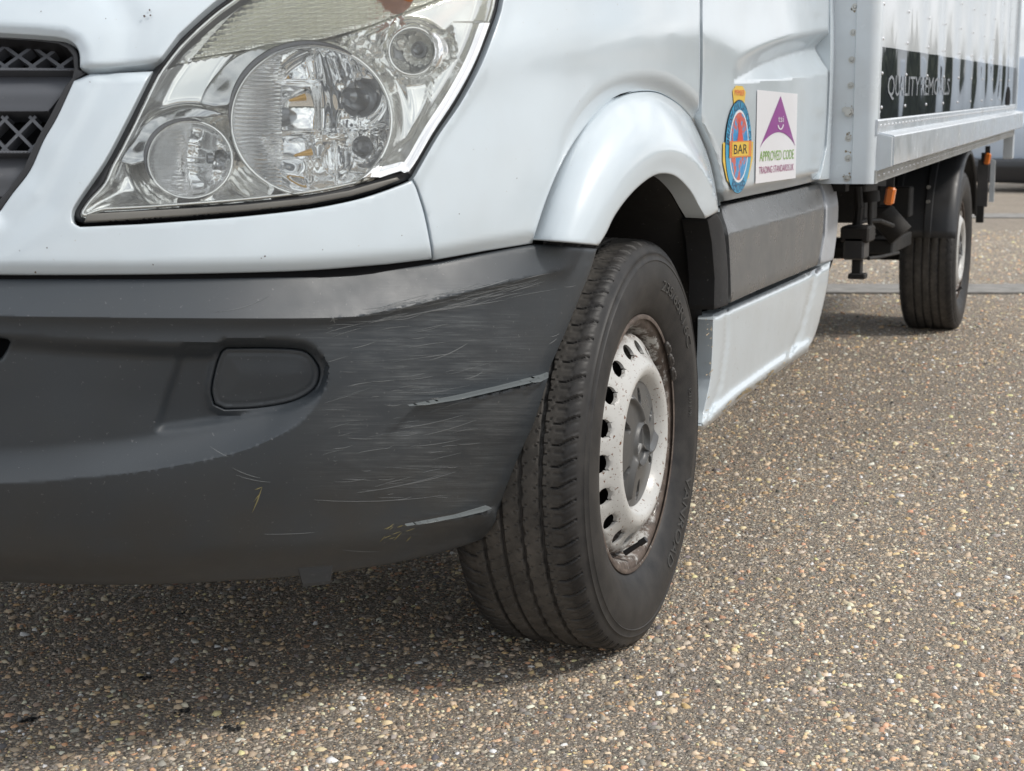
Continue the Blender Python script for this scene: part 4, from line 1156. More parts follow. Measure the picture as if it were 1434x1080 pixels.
def lathe(name, prof, m, parent, n=96, holes=None, smooth=True, ang=45):
    V = []; Fc = []
    for i in range(n):
        a = 2 * math.pi * i / n
        for x, r in prof: V.append((x, math.cos(a) * r, math.sin(a) * r))
    k = len(prof)
    for i in range(n):
        i2 = (i + 1) % n
        for j in range(k - 1): Fc.append((i * k + j, i2 * k + j, i2 * k + j + 1, i * k + j + 1))
    o = mesh_obj(name, V, Fc, m, parent, smooth=smooth); bm_fix(o.data); o.data.set_sharp_from_angle(angle=math.radians(ang)); return o
def spline_prof(pts, n=4): return spl(pts, n)
def arc_text(s, r, h, a0, a1, x, parent, m, kern=1.0, name='lettering', out_top=True, thick=0.0016):
    """letters wrapped round the sidewall, tops outward, reading from angle a0 to a1 (radians; 0 = rearward, pi/2 = up)"""
    V, Fc = text_verts(s); w_ = V[:, 0].max() - V[:, 0].min(); u = (V[:, 0] - V[:, 0].min()) / w_; hh = V[:, 1] / 0.70 * h
    ang = a0 + (a1 - a0) * u; rad = r + hh - h / 2
    def xs(rr): return np.interp(rr, [0.229, 0.243, 0.262, 0.282, 0.300, 0.3135, 0.325], [0.0975, 0.106, 0.1135, 0.1175, 0.1165, 0.1145, 0.1115])
    top = np.stack([xs(rad) + thick, np.cos(ang) * rad, np.sin(ang) * rad], 1); bot = top.copy(); bot[:, 0] -= 2 * thick
    n_ = len(V); ed = {}
    for f in Fc:
        for a, b in zip(f, f[1:] + f[:1]): ed[(a, b)] = 1
    be = [e for e in ed if (e[1], e[0]) not in ed]
    F2 = [tuple(f) for f in Fc] + [(b, a, a + n_, b + n_) for a, b in be]
    o = mesh_obj(name, np.vstack([top, bot]), F2, m, parent, smooth=False); bm_fix(o.data); return o

def wheel_parts(wl, fine):
    tyre_mesh(14 if fine else 6, 84 if fine else 44, 'tyre', wl)
    # rim barrel with flange and well
    prof = [(0.0950, 0.2140), (0.0960, 0.2190), (0.0945, 0.2225), (0.0915, 0.2235), (0.0905, 0.2215), (0.0895, 0.2170), (0.0870, 0.2080), (0.0840, 0.2040), (0.0700, 0.2010), (0.0560, 0.1995), (0.0480, 0.1950),
            (0.0420, 0.1880), (0.0300, 0.1830), (0.0, 0.1800), (-0.04, 0.182), (-0.08, 0.195), (-0.09, 0.215), (-0.095, 0.222)]
    prof[0] = (0.0945, 0.2150)
    lathe('rim', prof, M_rim, wl, 120)
    # pressed disc with holes: conical ring r 0.118 .. 0.19
    n = 18 * 16; rads = np.concatenate([np.linspace(0.190, 0.148, 26), np.linspace(0.1465, 0.100, 16)])
    def xr(r): return 0.019 + np.interp(r, [0.098, 0.104, 0.110, 0.116, 0.122, 0.130, 0.138, 0.146, 0.156, 0.168, 0.180, 0.186, 0.190], [0.060, 0.066, 0.0735, 0.0815, 0.0865, 0.0895, 0.0875, 0.0820, 0.0745, 0.0665, 0.0590, 0.0540, 0.0470])
    V = []; Fc = []; k = len(rads)
    for i in range(n):
        a = 2 * math.pi * i / n
        for r in rads: V.append([xr(r), math.cos(a) * r, math.sin(a) * r])
    V = np.array(V)
    hr, hw, hh = 0.1655, 0.0125, 0.0155
    TH = np.repeat(np.arange(n) * 2 * math.pi / n, k); RR = np.tile(rads, n)
    f = ((TH / (2 * math.pi) * 18 + 0.5) % 1.0) - 0.5
    dx = f * 2 * math.pi / 18 * RR; dr = RR - hr
    # superellipse distance; snap the vertices nearest to the rim of each hole onto it
    e = np.sqrt((dx / hh) ** 2 + (dr / hw) ** 2)
    snap = (e > 0.80) & (e < 1.22) 
    s_ = np.where(snap, 1.0 / np.maximum(e, 1e-6), 1.0)
    ndx, ndr = dx * s_, dr * s_
    cen = TH - f * 2 * math.pi / 18
    nr = hr + ndr; na = cen + ndx / nr
    V = np.stack([xr(nr) - np.where(snap, 0.0015, 0), np.cos(na) * nr, np.sin(na) * nr], 1)
    for i in range(n):
        i2 = (i + 1) % n
        for j in range(k - 1):
            q = (i * k + j, i2 * k + j, i2 * k + j + 1, i * k + j + 1)
            if max(e[t] for t in q) < 1.23 and min(e[t] for t in q) < 0.999: continue
            Fc.append(q)
    ed = {}
    for q in Fc:
        for a, b in zip(q, q[1:] + q[:1]): ed[(a, b)] = 1
    be = [x for x in ed if (x[1], x[0]) not in ed]
    mp_ = {}; V = [tuple(t) for t in V]
    for a, b in be:
        for t in (a, b):
            if t not in mp_:
                mp_[t] = len(V); V.append((V[t][0] - 0.006, V[t][1], V[t][2]))
    for a, b in be: Fc.append((b, a, mp_[a], mp_[b]))
    o = mesh_obj('wheel_disc', V, Fc, M_rim, wl); o.data.set_sharp_from_angle(angle=math.radians(42))
    lathe('brake_drum', [(0.030, 0.19), (0.030, 0.02), (0.05, 0.0)], M_dark, wl, 32)
    # hub cap: domed disc with a raised three-pointed star in a ring, five slots
    nr_, na_ = 56, 240; V = []; Fc = []
    for i in range(na_):
        a = 2 * math.pi * i / na_
        for j in range(nr_ + 1):
            r = 0.111 * j / nr_
            x = 0.0900 + 0.010 * (1 - (r / 0.111) ** 2)
            x += 0.006 * (math.exp(-((r - 0.036) / 0.003) ** 2))
            x -= 0.006 * (1 if r > 0.1085 else 0)
            # three flowing ridges
            for t in range(3):
                c0 = math.radians(90 + t * 120) + 0.55 * (r - 0.04) / 0.07
                da = (a - c0 + math.pi) % (2 * math.pi) - math.pi
                if r > 0.034: x += 0.0095 * math.exp(-(da * r / 0.0070) ** 2) * sm(r, 0.034, 0.045) * (1 - sm(r, 0.098, 0.106))
            # slots
            for t in range(6):
                c0 = math.radians(60 * t + 28); da = (a - c0 + math.pi) % (2 * math.pi) - math.pi
                q = math.hypot(da * r / 0.0062, (r - 0.080) / 0.017)
                if q < 1.15: x -= 0.016 * (1 - sm(q, 0.75, 1.1))
            # star
            if r < 0.034:
                s_ = 0
                for t in range(3):
                    c0 = math.radians(90 + 120 * t); da = (a - c0 + math.pi) % (2 * math.pi) - math.pi
                    wd = 0.0075 * (1 - r / 0.036) + 0.0004
                    s_ = max(s_, max(0, 1 - abs(math.sin(da)) * r / wd) if abs(da) < math.pi / 2 else 0)
                x += 0.006 * min(1, s_ * 1.5) - 0.003
            V.append((x, math.cos(a) * r, math.sin(a) * r))
    k = nr_ + 1
    for i in range(na_):
        i2 = (i + 1) % na_
        for j in range(nr_): Fc.append((i * k + j, i2 * k + j, i2 * k + j + 1, i * k + j + 1))
    o = mesh_obj('hub_cap', V, Fc, M_cap, wl); bm_fix(o.data); o.data.set_sharp_from_angle(angle=math.radians(50))
    # valve
    mb = MB(); a = math.radians(-99)
    mb.cyl((0.080, math.cos(a) * 0.190, math.sin(a) * 0.190), (0.112, math.cos(a) * 0.166 , math.sin(a) * 0.166), 0.0050, 12, 0.0040); mb.cyl((0.106, math.cos(a) * 0.1705, math.sin(a) * 0.1705), (0.117, math.cos(a) * 0.162, math.sin(a) * 0.162), 0.0056, 12)
    mb.build('valve', M_seal, wl, smooth=True)

steer = math.radians(1.2)
fw = empty('wheel', (0.831, 0, 0.3455), van, label='front wheel with rusty silver steel rim and grey cap')
fw.rotation_euler = (0, 0, steer)
wheel_parts(fw, True)
arc_text('235/65R16C', 0.276, 0.0175, math.radians(77), math.radians(30), 0, fw, M_letters)
arc_text('VANROAD', 0.274, 0.0235, math.radians(-24), math.radians(-65), 0, fw, M_letters)
arc_text('121/119R', 0.262, 0.008, math.radians(12), math.radians(0), 0, fw, M_letters)
for k_, a_ in enumerate((42, 33.5, 25)):
    a_ = math.radians(a_); mb = MB(); c_ = Vector((0.0985, math.cos(a_) * 0.2165, math.sin(a_) * 0.2165))
    R_ = Matrix.Rotation(a_, 3, 'X')
    mb.box(c_, (0.009, 0.011, 0.029), R_, 0.0035); mb.box(c_ + Vector((0.004, 0, 0)), (0.004, 0.0065, 0.013), R_, 0.0015); mb.build('balance_weight', mat('weight_black', (0.05, 0.045, 0.042), 0.6), fw, smooth=True, angle=30)

rw = empty('wheel', (0.868, 4.325, 0.3455), van, label='rear wheel under the box with black mudguard')
wheel_parts(rw, False)

# ------------------------------------------------------------------ wheel house, underside
def arch_liner(y0, z0, R_, x0, x1_, a0, a1, name='wheel_arch_liner'):
    n_ = 40; V_ = []; Fc = []
    for i in range(n_ + 1):
        a = math.radians(a0 + (a1 - a0) * i / n_); rr = R_ + 0.004 * math.sin(i * 1.1)
        zz_ = z0 + math.sin(a) * rr; x1 = x1_ if math.cos(a) > 0 else min(x1_, float(np.interp(zz_, _zz, T_A)) - 0.085)
        for x, dr in ((x0, 0), (x0 + 0.05, 0.0), ((x0 + x1) / 2, 0.006 * (i % 8 < 4)), (x1 - 0.02, 0), (x1, 0.012)):
            V_.append((x, y0 + math.cos(a) * (rr + dr), z0 + math.sin(a) * (rr + dr)))
    for i in range(n_):
        for j in range(4): Fc.append((i * 5 + j, i * 5 + j + 1, i * 5 + 6 + j, i * 5 + 5 + j))
    c = len(V_); V_.append((x0, y0, z0))
    for i in range(n_): Fc.append((i * 5, i * 5 + 5, c))
    o = mesh_obj(name, V_, Fc, M_liner, van); return o
arch_liner(0, 0.345, 0.472, 0.60, 0.905, -8, 168)
for p in ((992, 382), (984, 494), (968, 330)):
    mb = MB(); c_ = Vector(onX([p], 0.90)[0]); mb.cyl(c_, c_ + Vector((0.006, -0.006, 0)), 0.009, 12, 0.006)
    mb.build('liner_clip', M_guard, van, smooth=True)
lip = spl([(980, 318), (984, 340), (993, 352), (996, 390), (997, 434)], 5)
gl_ = [Vector(q) for q in onX(lip, 0.915)]
mb = MB(); mb.tube(gl_, 0.0035, 6); mb.build('liner_edge', M_guard, van)
mb = MB()
mb.box((-0.1, 0.35, 0.60), (1.36, 2.1, 0.40)); mb.box((-0.12, -0.40, 0.56), (1.30, 0.62, 0.34)); mb.box((-0.15, -0.82, 0.52), (0.9, 0.14, 0.30)); mb.box((0.60, 0.95, 0.45), (0.50, 0.8, 0.14)); mb.box((0.79, 0.95, 0.70), (0.2, 0.8, 0.4))
mb.build('underbody', M_chassis, van)
# plate that shows below the bumper
q = onZ([(418, 800), (466, 796), (462, 818), (424, 822)], 0.318)
mb = MB(); mb.add([*q, *[t + np.array([0, 0, 0.004]) for t in q]], [(0, 1, 2, 3), (4, 5, 6, 7), (0, 1, 5, 4), (1, 2, 6, 5), (2, 3, 7, 6), (3, 0, 4, 7)])
mb.build('undertray_bracket', M_chassis, van)

# closed upper cab (out of the picture, casts shade and reflections)
def ring(z, off=0.0):
    A = float(np.interp(z, _zz, T_A)) if z < 1.3 else float(np.interp(z, [1.3, 1.6, 2.3, 2.5], [.955, .93, .84, .70]))
    Fy = float(np.interp(z, _zz, T_F)) if z < 1.32 else float(np.interp(z, [1.32, 2.30, 2.42, 2.5], [.33, -.14, -.5, -.9]))
    A += off; dY = max(Fy + 0.15, 0.0) + off; y0 = 0.15 if Fy > -0.15 else -Fy
    q = [(-A, 1.37), (-A, 0.7)] if y0 < 0.7 else [(-A, 1.37), (-A, y0 + 0.1)]
    for k in range(33):
        t = math.pi * (1 - k / 32); c_, s_ = math.cos(t), math.sin(t)
        q.append((A * math.copysign(abs(c_) ** (2 / NEXP), c_), y0 - dY * s_ ** (2 / NEXP) - (0.0 if Fy > -0.15 else 0.0)))
    return [(x, y, z) for x, y in q + ([(A, 0.7), (A, 1.37)] if y0 < 0.7 else [(A, y0 + 0.1), (A, 1.37)])]
zs_ = [1.15, 1.20, 1.26, 1.32, 1.40, 1.55, 1.75, 1.95, 2.15, 2.30, 2.38, 2.44, 2.49]
V_ = []; Fc = []
for z in zs_: V_ += ring(z, -0.009)
k = len(V_) // len(zs_)
for j in range(len(zs_) - 1):
    for i in range(k - 1): Fc.append((j * k + i, j * k + i + 1, (j + 1) * k + i + 1, (j + 1) * k + i))
Fc.append(tuple(range((len(zs_) - 1) * k, len(zs_) * k)))
o = mesh_obj('cab_roof', V_, Fc, M_white, van); bm_fix(o.data); o.data.set_sharp_from_angle(angle=math.radians(40))
V_ = []; Fc = []; zw = [1.42, 1.6, 1.8, 2.0, 2.2, 2.32]
for z in zw: V_ += ring(z, 0.0)[7:30]
k = 23
for j in range(len(zw) - 1):
    for i in range(k - 1): Fc.append((j * k + i, j * k + i + 1, (j + 1) * k + i + 1, (j + 1) * k + i))
mesh_obj('windscreen', V_, Fc, mat('dark_glass', (0.02, 0.025, 0.03), 0.05), van)
# far half of the nose
mb = MB(); mb.box((-0.36, -0.55, 0.86), (1.1, 0.7, 0.5), None, 0.08); mb.build('wing', M_white, van)
mb = MB(); mb.box((-0.36, -0.60, 0.53), (1.1, 0.78, 0.34), None, 0.06); mb.build('bumper', M_bumper, van)
# ------------------------------------------------------------------ stickers on the door
def flat(name, col, rough=0.3): return mat(name, col, rough, 0, 0.2)
K_white = flat('sticker_white', (0.74, 0.74, 0.77)); K_purple = flat('sticker_purple', (0.27, 0.045, 0.27)); K_green = flat('sticker_green', (0.22, 0.42, 0.06))
K_plum = flat('sticker_plum', (0.33, 0.05, 0.18)); K_blue = flat('sticker_blue', (0.04, 0.33, 0.55)); K_black = flat('sticker_black', (0.01, 0.01, 0.015)); K_yel = flat('sticker_yellow', (0.75, 0.50, 0.06))
K_orange = flat('sticker_orange', (0.70, 0.22, 0.04)); K_red = flat('sticker_red', (0.65, 0.07, 0.05)); K_navy = flat('sticker_navy', (0.02, 0.06, 0.16))
def door_pt(p):
    p = np.atleast_2d(np.array(p, float)); P, N = surf_side(p); r_ = rays(p); r_ /= np.linalg.norm(r_, axis=1)[:, None]
    return P + r_ * (d_door(p) / np.minimum((N * r_).sum(1), -0.16))[:, None]
class Decal:
    """sheet with its own (u, v) in metres on the door plane; origin = lower left, u rearward, v up"""
    def __init__(s, o, u, v, root): s.o, s.u, s.v, s.root, s.lay = np.array(o), np.array(u), np.array(v), root, 0
    def pt(s, q, h): q = np.atleast_2d(q); return s.o + q[:, :1] * s.u + q[:, 1:2] * s.v + np.array([h, 0, 0])
    def poly(s, name, pts, h, m):
        P = s.pt(np.array(pts), h); n_ = len(P); c = P.mean(0)
        V_ = [*P, c]; Fc = [(i, (i + 1) % n_, n_) for i in range(n_)]
        return mesh_obj(name, V_, Fc, m, s.root, smooth=False)
    def ring(s, name, a, b, h, m):
        A, B = s.pt(np.array(a), h), s.pt(np.array(b), h); n_ = len(A)
        return mesh_obj(name, [*A, *B], [(i, (i + 1) % n_, n_ + (i + 1) % n_, n_ + i) for i in range(n_)], m, s.root, smooth=False)
    def text(s, name, t, u0, u1, v0, hgt, h, m, wave_=0.0):
        V_, Fc = text_verts(t); w_ = V_[:, 0].max() - V_[:, 0].min()
        q = np.stack([u0 + (V_[:, 0] - V_[:, 0].min()) / w_ * (u1 - u0), v0 + V_[:, 1] / 0.72 * hgt], 1)
        q[:, 0] += 0.0
        return mesh_obj(name, s.pt(q, h), Fc, m, s.root, smooth=False)
    def arctext(s, name, t, c, rx, ry, a0, a1, hgt, h, m):
        V_, Fc = text_verts(t); w_ = V_[:, 0].max() - V_[:, 0].min(); k = (V_[:, 0] - V_[:, 0].min()) / w_
        a = np.radians(a0 + (a1 - a0) * k); r_ = V_[:, 1] / 0.72 * hgt * (1 if a1 < a0 else -1)
        q = np.stack([c[0] + np.cos(a) * (rx + r_), c[1] + np.sin(a) * (ry + r_)], 1)
        return mesh_obj(name, s.pt(q, h), Fc, m, s.root, smooth=False)
# white square sheet
c4 = door_pt([(1053.5, 259), (1109.5, 248.5), (1118, 130), (1061.5, 128)])
ya, yb = (c4[0][1] + c4[3][1]) / 2, (c4[1][1] + c4[2][1]) / 2
zb, zt = (c4[0][2] + c4[1][2]) / 2, (c4[2][2] + c4[3][2]) / 2
sx_ = c4[:, 0].max() + 0.0015
st1 = empty('sticker', (0, 0, 0), van, label='white square sticker with purple arrowhead')
W_, H_ = yb - ya, zt - zb
D1 = Decal((sx_, ya, zb), (0, 1, 0), (0, 0, 1), st1)
D1.poly('sheet', [(0, 0), (W_, 0), (W_, H_), (0, H_)], 0, K_white)
X_ = lambda t: t * W_
Y_ = lambda t: t * H_
arr = [(0.08, 0.385), (0.10, 0.40)] + [(0.10 + 0.84 * t, 0.40 + 0.15 * math.sin(math.pi * t) ** 0.8) for t in np.linspace(0.04, 0.96, 18)] + [(0.94, 0.40), (0.96, 0.385), (0.55, 0.955)]
A_ = [(X_(a), Y_(b)) for a, b in arr]
# fan the arrowhead from its tip
P = D1.pt(np.array(A_), 0.0008); n_ = len(P); mesh_obj('arrowhead', P, [(i, i + 1, n_ - 1) for i in range(n_ - 2)], K_purple, st1, smooth=False)
D1.text('lettering', 'APPROVED CODE', X_(0.08), X_(0.93), Y_(0.235), Y_(0.115), 0.0008, K_green)
D1.text('lettering', 'TRADING STANDARDS.UK', X_(0.07), X_(0.93), Y_(0.10), Y_(0.080), 0.0008, K_plum)
D1.text('lettering', 'tsi', X_(0.49), X_(0.63), Y_(0.665), Y_(0.075), 0.0016, K_white)
e1 = [(X_(0.555 + 0.085 * math.cos(a)), Y_(0.66 + 0.085 * math.sin(a))) for a in np.linspace(-2.7, -0.3, 14)]
e2 = [(X_(0.555 + 0.055 * math.cos(a)), Y_(0.66 + 0.070 * math.sin(a))) for a in np.linspace(-2.7, -0.3, 14)]
P = D1.pt(np.array(e1 + e2), 0.0016); mesh_obj('swoosh', P, [(i, i + 1, 15 + i, 14 + i) for i in range(13)], K_white, st1, smooth=False)
# oval emblem
c2 = door_pt([(1031, 272), (1031, 120), (1011, 200), (1053, 195)])
st2 = empty('sticker', (0, 0, 0), van, label='oval blue and orange trade association emblem')
cy_, rz_ = (c2[2][1] + c2[3][1]) / 2, (c2[1][2] - c2[0][2]) / 2
ry_ = (c2[3][1] - c2[2][1]) / 2
D2 = Decal((sx_, cy_, (c2[0][2] + c2[1][2]) / 2), (0, 1, 0), (0, 0, 1), st2)
def ov(fx, fz, oz=0.0, n=48): return [(ry_ * fx * math.cos(a), rz_ * (oz + fz * math.sin(a))) for a in np.linspace(0, 2 * math.pi, n, endpoint=False)]
D2.poly('crown_tab', [(-0.34 * ry_, 0.66 * rz_), (0.34 * ry_, 0.66 * rz_), (0.44 * ry_, 0.90 * rz_), (0.22 * ry_, 1.0 * rz_), (-0.22 * ry_, 1.0 * rz_), (-0.44 * ry_, 0.90 * rz_)], 0.0, K_yel)
D2.poly('side_band', [(-1.0 * ry_, -0.02 * rz_), (-1.0 * ry_, -0.35 * rz_), (-0.72 * ry_, -0.70 * rz_), (-0.3 * ry_, -0.85 * rz_), (0.3 * ry_, -0.85 * rz_), (0.72 * ry_, -0.70 * rz_), (1.0 * ry_, -0.35 * rz_), (1.0 * ry_, -0.02 * rz_)], 0.0004, K_yel)
D2.poly('oval', ov(0.88, 0.86, -0.11), 0.0008, K_black)
D2.poly('oval', ov(0.86, 0.845, -0.11), 0.0012, K_blue)
D2.poly('oval', ov(0.64, 0.665, -0.10), 0.0016, K_white)
def bmap_mat():
    m = flat('emblem_map_print', (0.04, 0.3, 0.6)); g = NB(m); v = g.coord()
    c = g.ramp(g.noise(v, 26, 4, 0.6), [(0.40, (0.02, 0.22, 0.52)), (0.5, (0.04, 0.32, 0.62)), (0.54, (0.55, 0.10, 0.08)), (0.75, (0.68, 0.16, 0.08))])
    g.link(c, g.b.inputs['Base Color']); return m
D2.poly('oval', ov(0.58, 0.62, -0.10), 0.0020, bmap_mat())
D2.poly('map_shape', [(-0.06 * ry_, 0.40 * rz_), (0.05 * ry_, 0.42 * rz_), (0.08 * ry_, 0.26 * rz_), (0.22 * ry_, 0.08 * rz_), (0.30 * ry_, -0.1 * rz_), (-0.22 * ry_, -0.1 * rz_), (-0.10 * ry_, 0.12 * rz_)], 0.0024, K_red)
D2.poly('bar_band', [(-0.66 * ry_, -0.30 * rz_), (0.80 * ry_, -0.30 * rz_), (0.80 * ry_, 0.0), (-0.66 * ry_, 0.0)], 0.0026, K_orange)
D2.poly('bar_band', [(-0.50 * ry_, -0.275 * rz_), (0.60 * ry_, -0.275 * rz_), (0.60 * ry_, -0.02 * rz_), (-0.50 * ry_, -0.02 * rz_)], 0.0030, K_yel)
D2.text('lettering', 'BAR', -0.40 * ry_, 0.50 * ry_, -0.235 * rz_, 0.18 * rz_, 0.0034, K_black)
D2.text('lettering', 'MEMBER', -0.32 * ry_, 0.32 * ry_, 0.83 * rz_, 0.10 * rz_, 0.0012, K_red)
D2.arctext('lettering', 'BRITISH ASSOCIATION OF', (0, -0.11 * rz_), 0.66 * ry_, 0.69 * rz_, 176, 4, 0.019, 0.0018, K_navy)
D2.arctext('lettering', 'REMOVERS', (0, -0.11 * rz_), 0.84 * ry_, 0.83 * rz_, 238, 302, 0.018, 0.0018, K_navy)

# ------------------------------------------------------------------ the cargo box
boxp = empty('cargo_box', (0, 0, 0), van, label='white cargo box with glossy rivetted side and dark stripe')
Y0, Y1 = 1.40, 5.53
_q = onX([(1221.6, 257.6)], 1.07)[0]; _r = onX([(1419, 190)], 1.07)[0]
SL_ = (_r[2] - _q[2]) / (_r[1] - _q[1])
def zt_(y, z): return z + SL_ * (y - Y0)           # z given at the front edge, the box sits nose-down
def zfront(p, X):
    q = onX([p], X)[0]; return q[2] - SL_ * (q[1] - Y0)
Z_bot = zfront((1221.6, 257.6), 1.075); Z_rt = zfront((1222.8, 168.6), 1.072); Z_rb = zfront((1224, 183), 1.072)
Z_st = zfront((1228, 64.5), 1.07); Z_kt = zfront((1247, 192.6), 1.115); Z_kb = zfront((1246, 234), 1.115)
Z_top = 3.1
print('box z', Z_bot, Z_rt, Z_rb, Z_st, Z_kt, Z_kb, 'slope', SL_)
def sheet(name, X, ya, yb, za, zb, ny, nz, m, thick=0.0, wavef=None, kind=None):
    V_ = []; UV = []
    for j in range(nz + 1):
        for i in range(ny + 1):
            y = ya + (yb - ya) * i / ny; z0_ = za + (zb - za) * j / nz
            x = X + (wavef(y, z0_) if wavef else 0); V_.append((x, y, zt_(y, z0_)))
    k = ny + 1; Fc = [(j * k + i, j * k + i + 1, (j + 1) * k + i + 1, (j + 1) * k + i) for j in range(nz) for i in range(ny)]
    return mesh_obj(name, V_, Fc, m, boxp)
ribs = np.arange(Y0 + 0.08, Y1, 0.405)
def wv(y, z):
    t = ((y - Y0 - 0.08) / 0.405) % 1.0
    pil = 0.25 + 0.95 * math.sin(math.pi / 2 * min(1.0, max(0.0, z - Z_rt) / 0.24))
    return 0.0048 * pil * math.sin(math.pi * t) ** 2 * (0.85 + 0.35 * math.sin(y * 3.1)) + 0.0008 * math.sin(y * 9.3 + 2.0 * math.sin(z * 4.0)) + 0.0009 * math.sin(z * 8 + y * 5) + 0.00008 * math.sin(y * 41 + 3 * math.sin(z * 11))
sheet('side_panel', 1.070, Y0, Y1, Z_st - 0.01, Z_top, 420, 60, M_side, wavef=wv)
sheet('dark_stripe', 1.0722, Y0 + 0.004, Y1 - 0.03, Z_rt + 0.002, Z_st, 420, 16, M_blackgloss, wavef=wv)
def beam(name, prof, ya, yb, m, parent=boxp, n=1):
    V_ = []; k = len(prof)
    for i in range(n + 1):
        y = ya + (yb - ya) * i / n
        for x, z in prof: V_.append((x, y, zt_(y, z)))
    Fc = [(i * k + j, (i + 1) * k + j, (i + 1) * k + (j + 1) % k, i * k + (j + 1) % k) for i in range(n) for j in range(k)] + [tuple(range(k)), tuple(range(n * k, n * k + k))[::-1]]
    o = mesh_obj(name, V_, Fc, m, parent, smooth=False); bm_fix(o.data); return o
beam('rivet_rail', [(1.060, Z_rb - 0.012), (1.0775, Z_rb - 0.012), (1.0790, Z_rt - 0.003), (1.0765, Z_rt + 0.001), (1.060, Z_rt + 0.001)], Y0 + 0.002, Y1, M_skirt)
beam('skirt', [(1.055, Z_rb - 0.006), (1.078, Z_rb - 0.006), (1.113, Z_kt + 0.003), (1.1155, Z_kt), (1.1155, Z_kb + 0.002), (1.110, Z_kb - 0.002), (1.055, Z_kb - 0.012)], Y0 + 0.035, Y1 + 0.02, M_skirt)
beam('skirt_end', [(1.055, Z_rb - 0.010), (1.078, Z_rb - 0.008), (1.112, Z_kt), (1.112, Z_kb), (1.055, Z_kb - 0.02)], Y0 + 0.012, Y0 + 0.034, M_whitebox)
beam('rub_rail', [(1.050, Z_bot), (1.0775, Z_bot), (1.0775, Z_kb - 0.010), (1.050, Z_kb - 0.010)], Y0 + 0.004, Y1, plastic('dusty_aluminium', (0.42, 0.43, 0.42), 0.45, 150, dirt=(0.2, 0.18, 0.14), amt=0.7))
# front wall with rounded corner post
prof = [(-1.07, Y0 + 0.02), (-1.07, Y0 - 0.004), (0.985, Y0 - 0.004)] + [(1.018, Y0 - 0.004), (1.020, Y0 - 0.009), (1.052, Y0 - 0.009)] + [(1.052 + 0.0245 * math.sin(a), Y0 + 0.0155 - 0.0245 * math.cos(a)) for a in np.linspace(0.15, math.pi / 2, 9)] + [(1.0765, Y0 + 0.040), (1.0705, Y0 + 0.040), (1.0705, Y0 + 0.02)]
V_ = []; k = len(prof)
for z in (Z_bot - 0.002, Z_top):
    for x, y in prof: V_.append((x, y, z))
Fc = [(j, (j + 1) % k, k + (j + 1) % k, k + j) for j in range(k)] + [tuple(range(k)), tuple(range(k, 2 * k))[::-1]]
o = mesh_obj('bulkhead', V_, Fc, M_whitebox, boxp); bm_fix(o.data); o.data.set_sharp_from_angle(angle=math.radians(35))
mb = MB(); mb.add([(-1.07, Y0, Z_top), (1.07, Y0, Z_top), (1.07, Y1, zt_(Y1, Z_top)), (-1.07, Y1, zt_(Y1, Z_top)), (-1.07, Y0, Z_bot + .1), (1.05, Y0, Z_bot + .1), (1.05, Y1, zt_(Y1, Z_bot + .1)), (-1.07, Y1, zt_(Y1, Z_bot + .1))],
                  [(0, 1, 2, 3), (4, 7, 6, 5), (0, 3, 7, 4), (3, 2, 6, 7)])
mb.build('box_shell', M_whitebox, boxp)
M_steel = mat('zinc_screw', (0.5, 0.5, 0.48), 0.35, 0.9); M_rivet = mat('rivet_head', (0.75, 0.76, 0.78), 0.22, 0.6)
M_rust = mat('rust_run', (0.16, 0.09, 0.05), 0.9)
for i, (px, py) in enumerate(((1197.5, 10), (1195, 46), (1193, 84), (1191.5, 120), (1189, 157), (1188, 194), (1187.5, 222), (1186, 250))):
    c_ = Vector(onY([(px, py)], Y0 - 0.004)[0]); mb = MB()
    if i == 4:
        mb.cyl(c_, c_ + Vector((0, -0.004, 0)), 0.0135, 6); mb.cyl(c_, c_ + Vector((0, -0.016, 0)), 0.008, 6); mb.cyl(c_ + Vector((-0.01, 0, 0.006)), c_ + Vector((-0.01, -0.006, 0.006)), 0.008, 5)
    else:
        mb.cyl(c_, c_ + Vector((0, -0.002, 0)), 0.0085, 16); mb.cyl(c_ + Vector((0, -0.002, 0)), c_ + Vector((0, -0.0045, 0)), 0.0052, 12, 0.003)
        mb.cyl(c_ + Vector((0, -0.0044, 0)), c_ + Vector((0, -0.0052, 0)), 0.0018, 8)
    mb.build('screw', M_steel, boxp, smooth=True)
# dirt streaks round the fixings
mb = MB()
for (px, py) in ((1188, 188), (1187.5, 216), (1186, 246), (1196, 13), (1189.5, 152)):
    for _ in range(5):
        c_ = Vector(onY([(px + random.uniform(-5, 4), py + random.uniform(-4, 6))], Y0 - 0.0044)[0]); r_ = random.uniform(0.0012, 0.004)
        mb.add([c_ + Vector((math.cos(a) * r_ * random.uniform(.5, 1.3), 0, math.sin(a) * r_ * random.uniform(.5, 1.4))) for a in np.linspace(0, 6.28, 6, endpoint=False)], [(0, 1, 2, 3, 4, 5)])
o = mb.build('rust_spots', plastic('grime_brown', (0.25, 0.2, 0.13), 0.8), boxp); o['kind'] = 'stuff'
def dome(mb, c, r, h, ax, n=7):
    c = Vector(c); ax = Vector(ax).normalized(); t = ax.orthogonal().normalized(); u = ax.cross(t)
    V_ = [c + (t * math.cos(a) + u * math.sin(a)) * r for a in np.linspace(0, 2 * math.pi, n, endpoint=False)]
    V_ += [c + (t * math.cos(a) + u * math.sin(a)) * r * .6 + ax * h * .8 for a in np.linspace(0, 2 * math.pi, n, endpoint=False)] + [c + ax * h]
    mb.add(V_, [(i, (i + 1) % n, n + (i + 1) % n, n + i) for i in range(n)] + [(n + i, n + (i + 1) % n, 2 * n) for i in range(n)])
mb = MB()
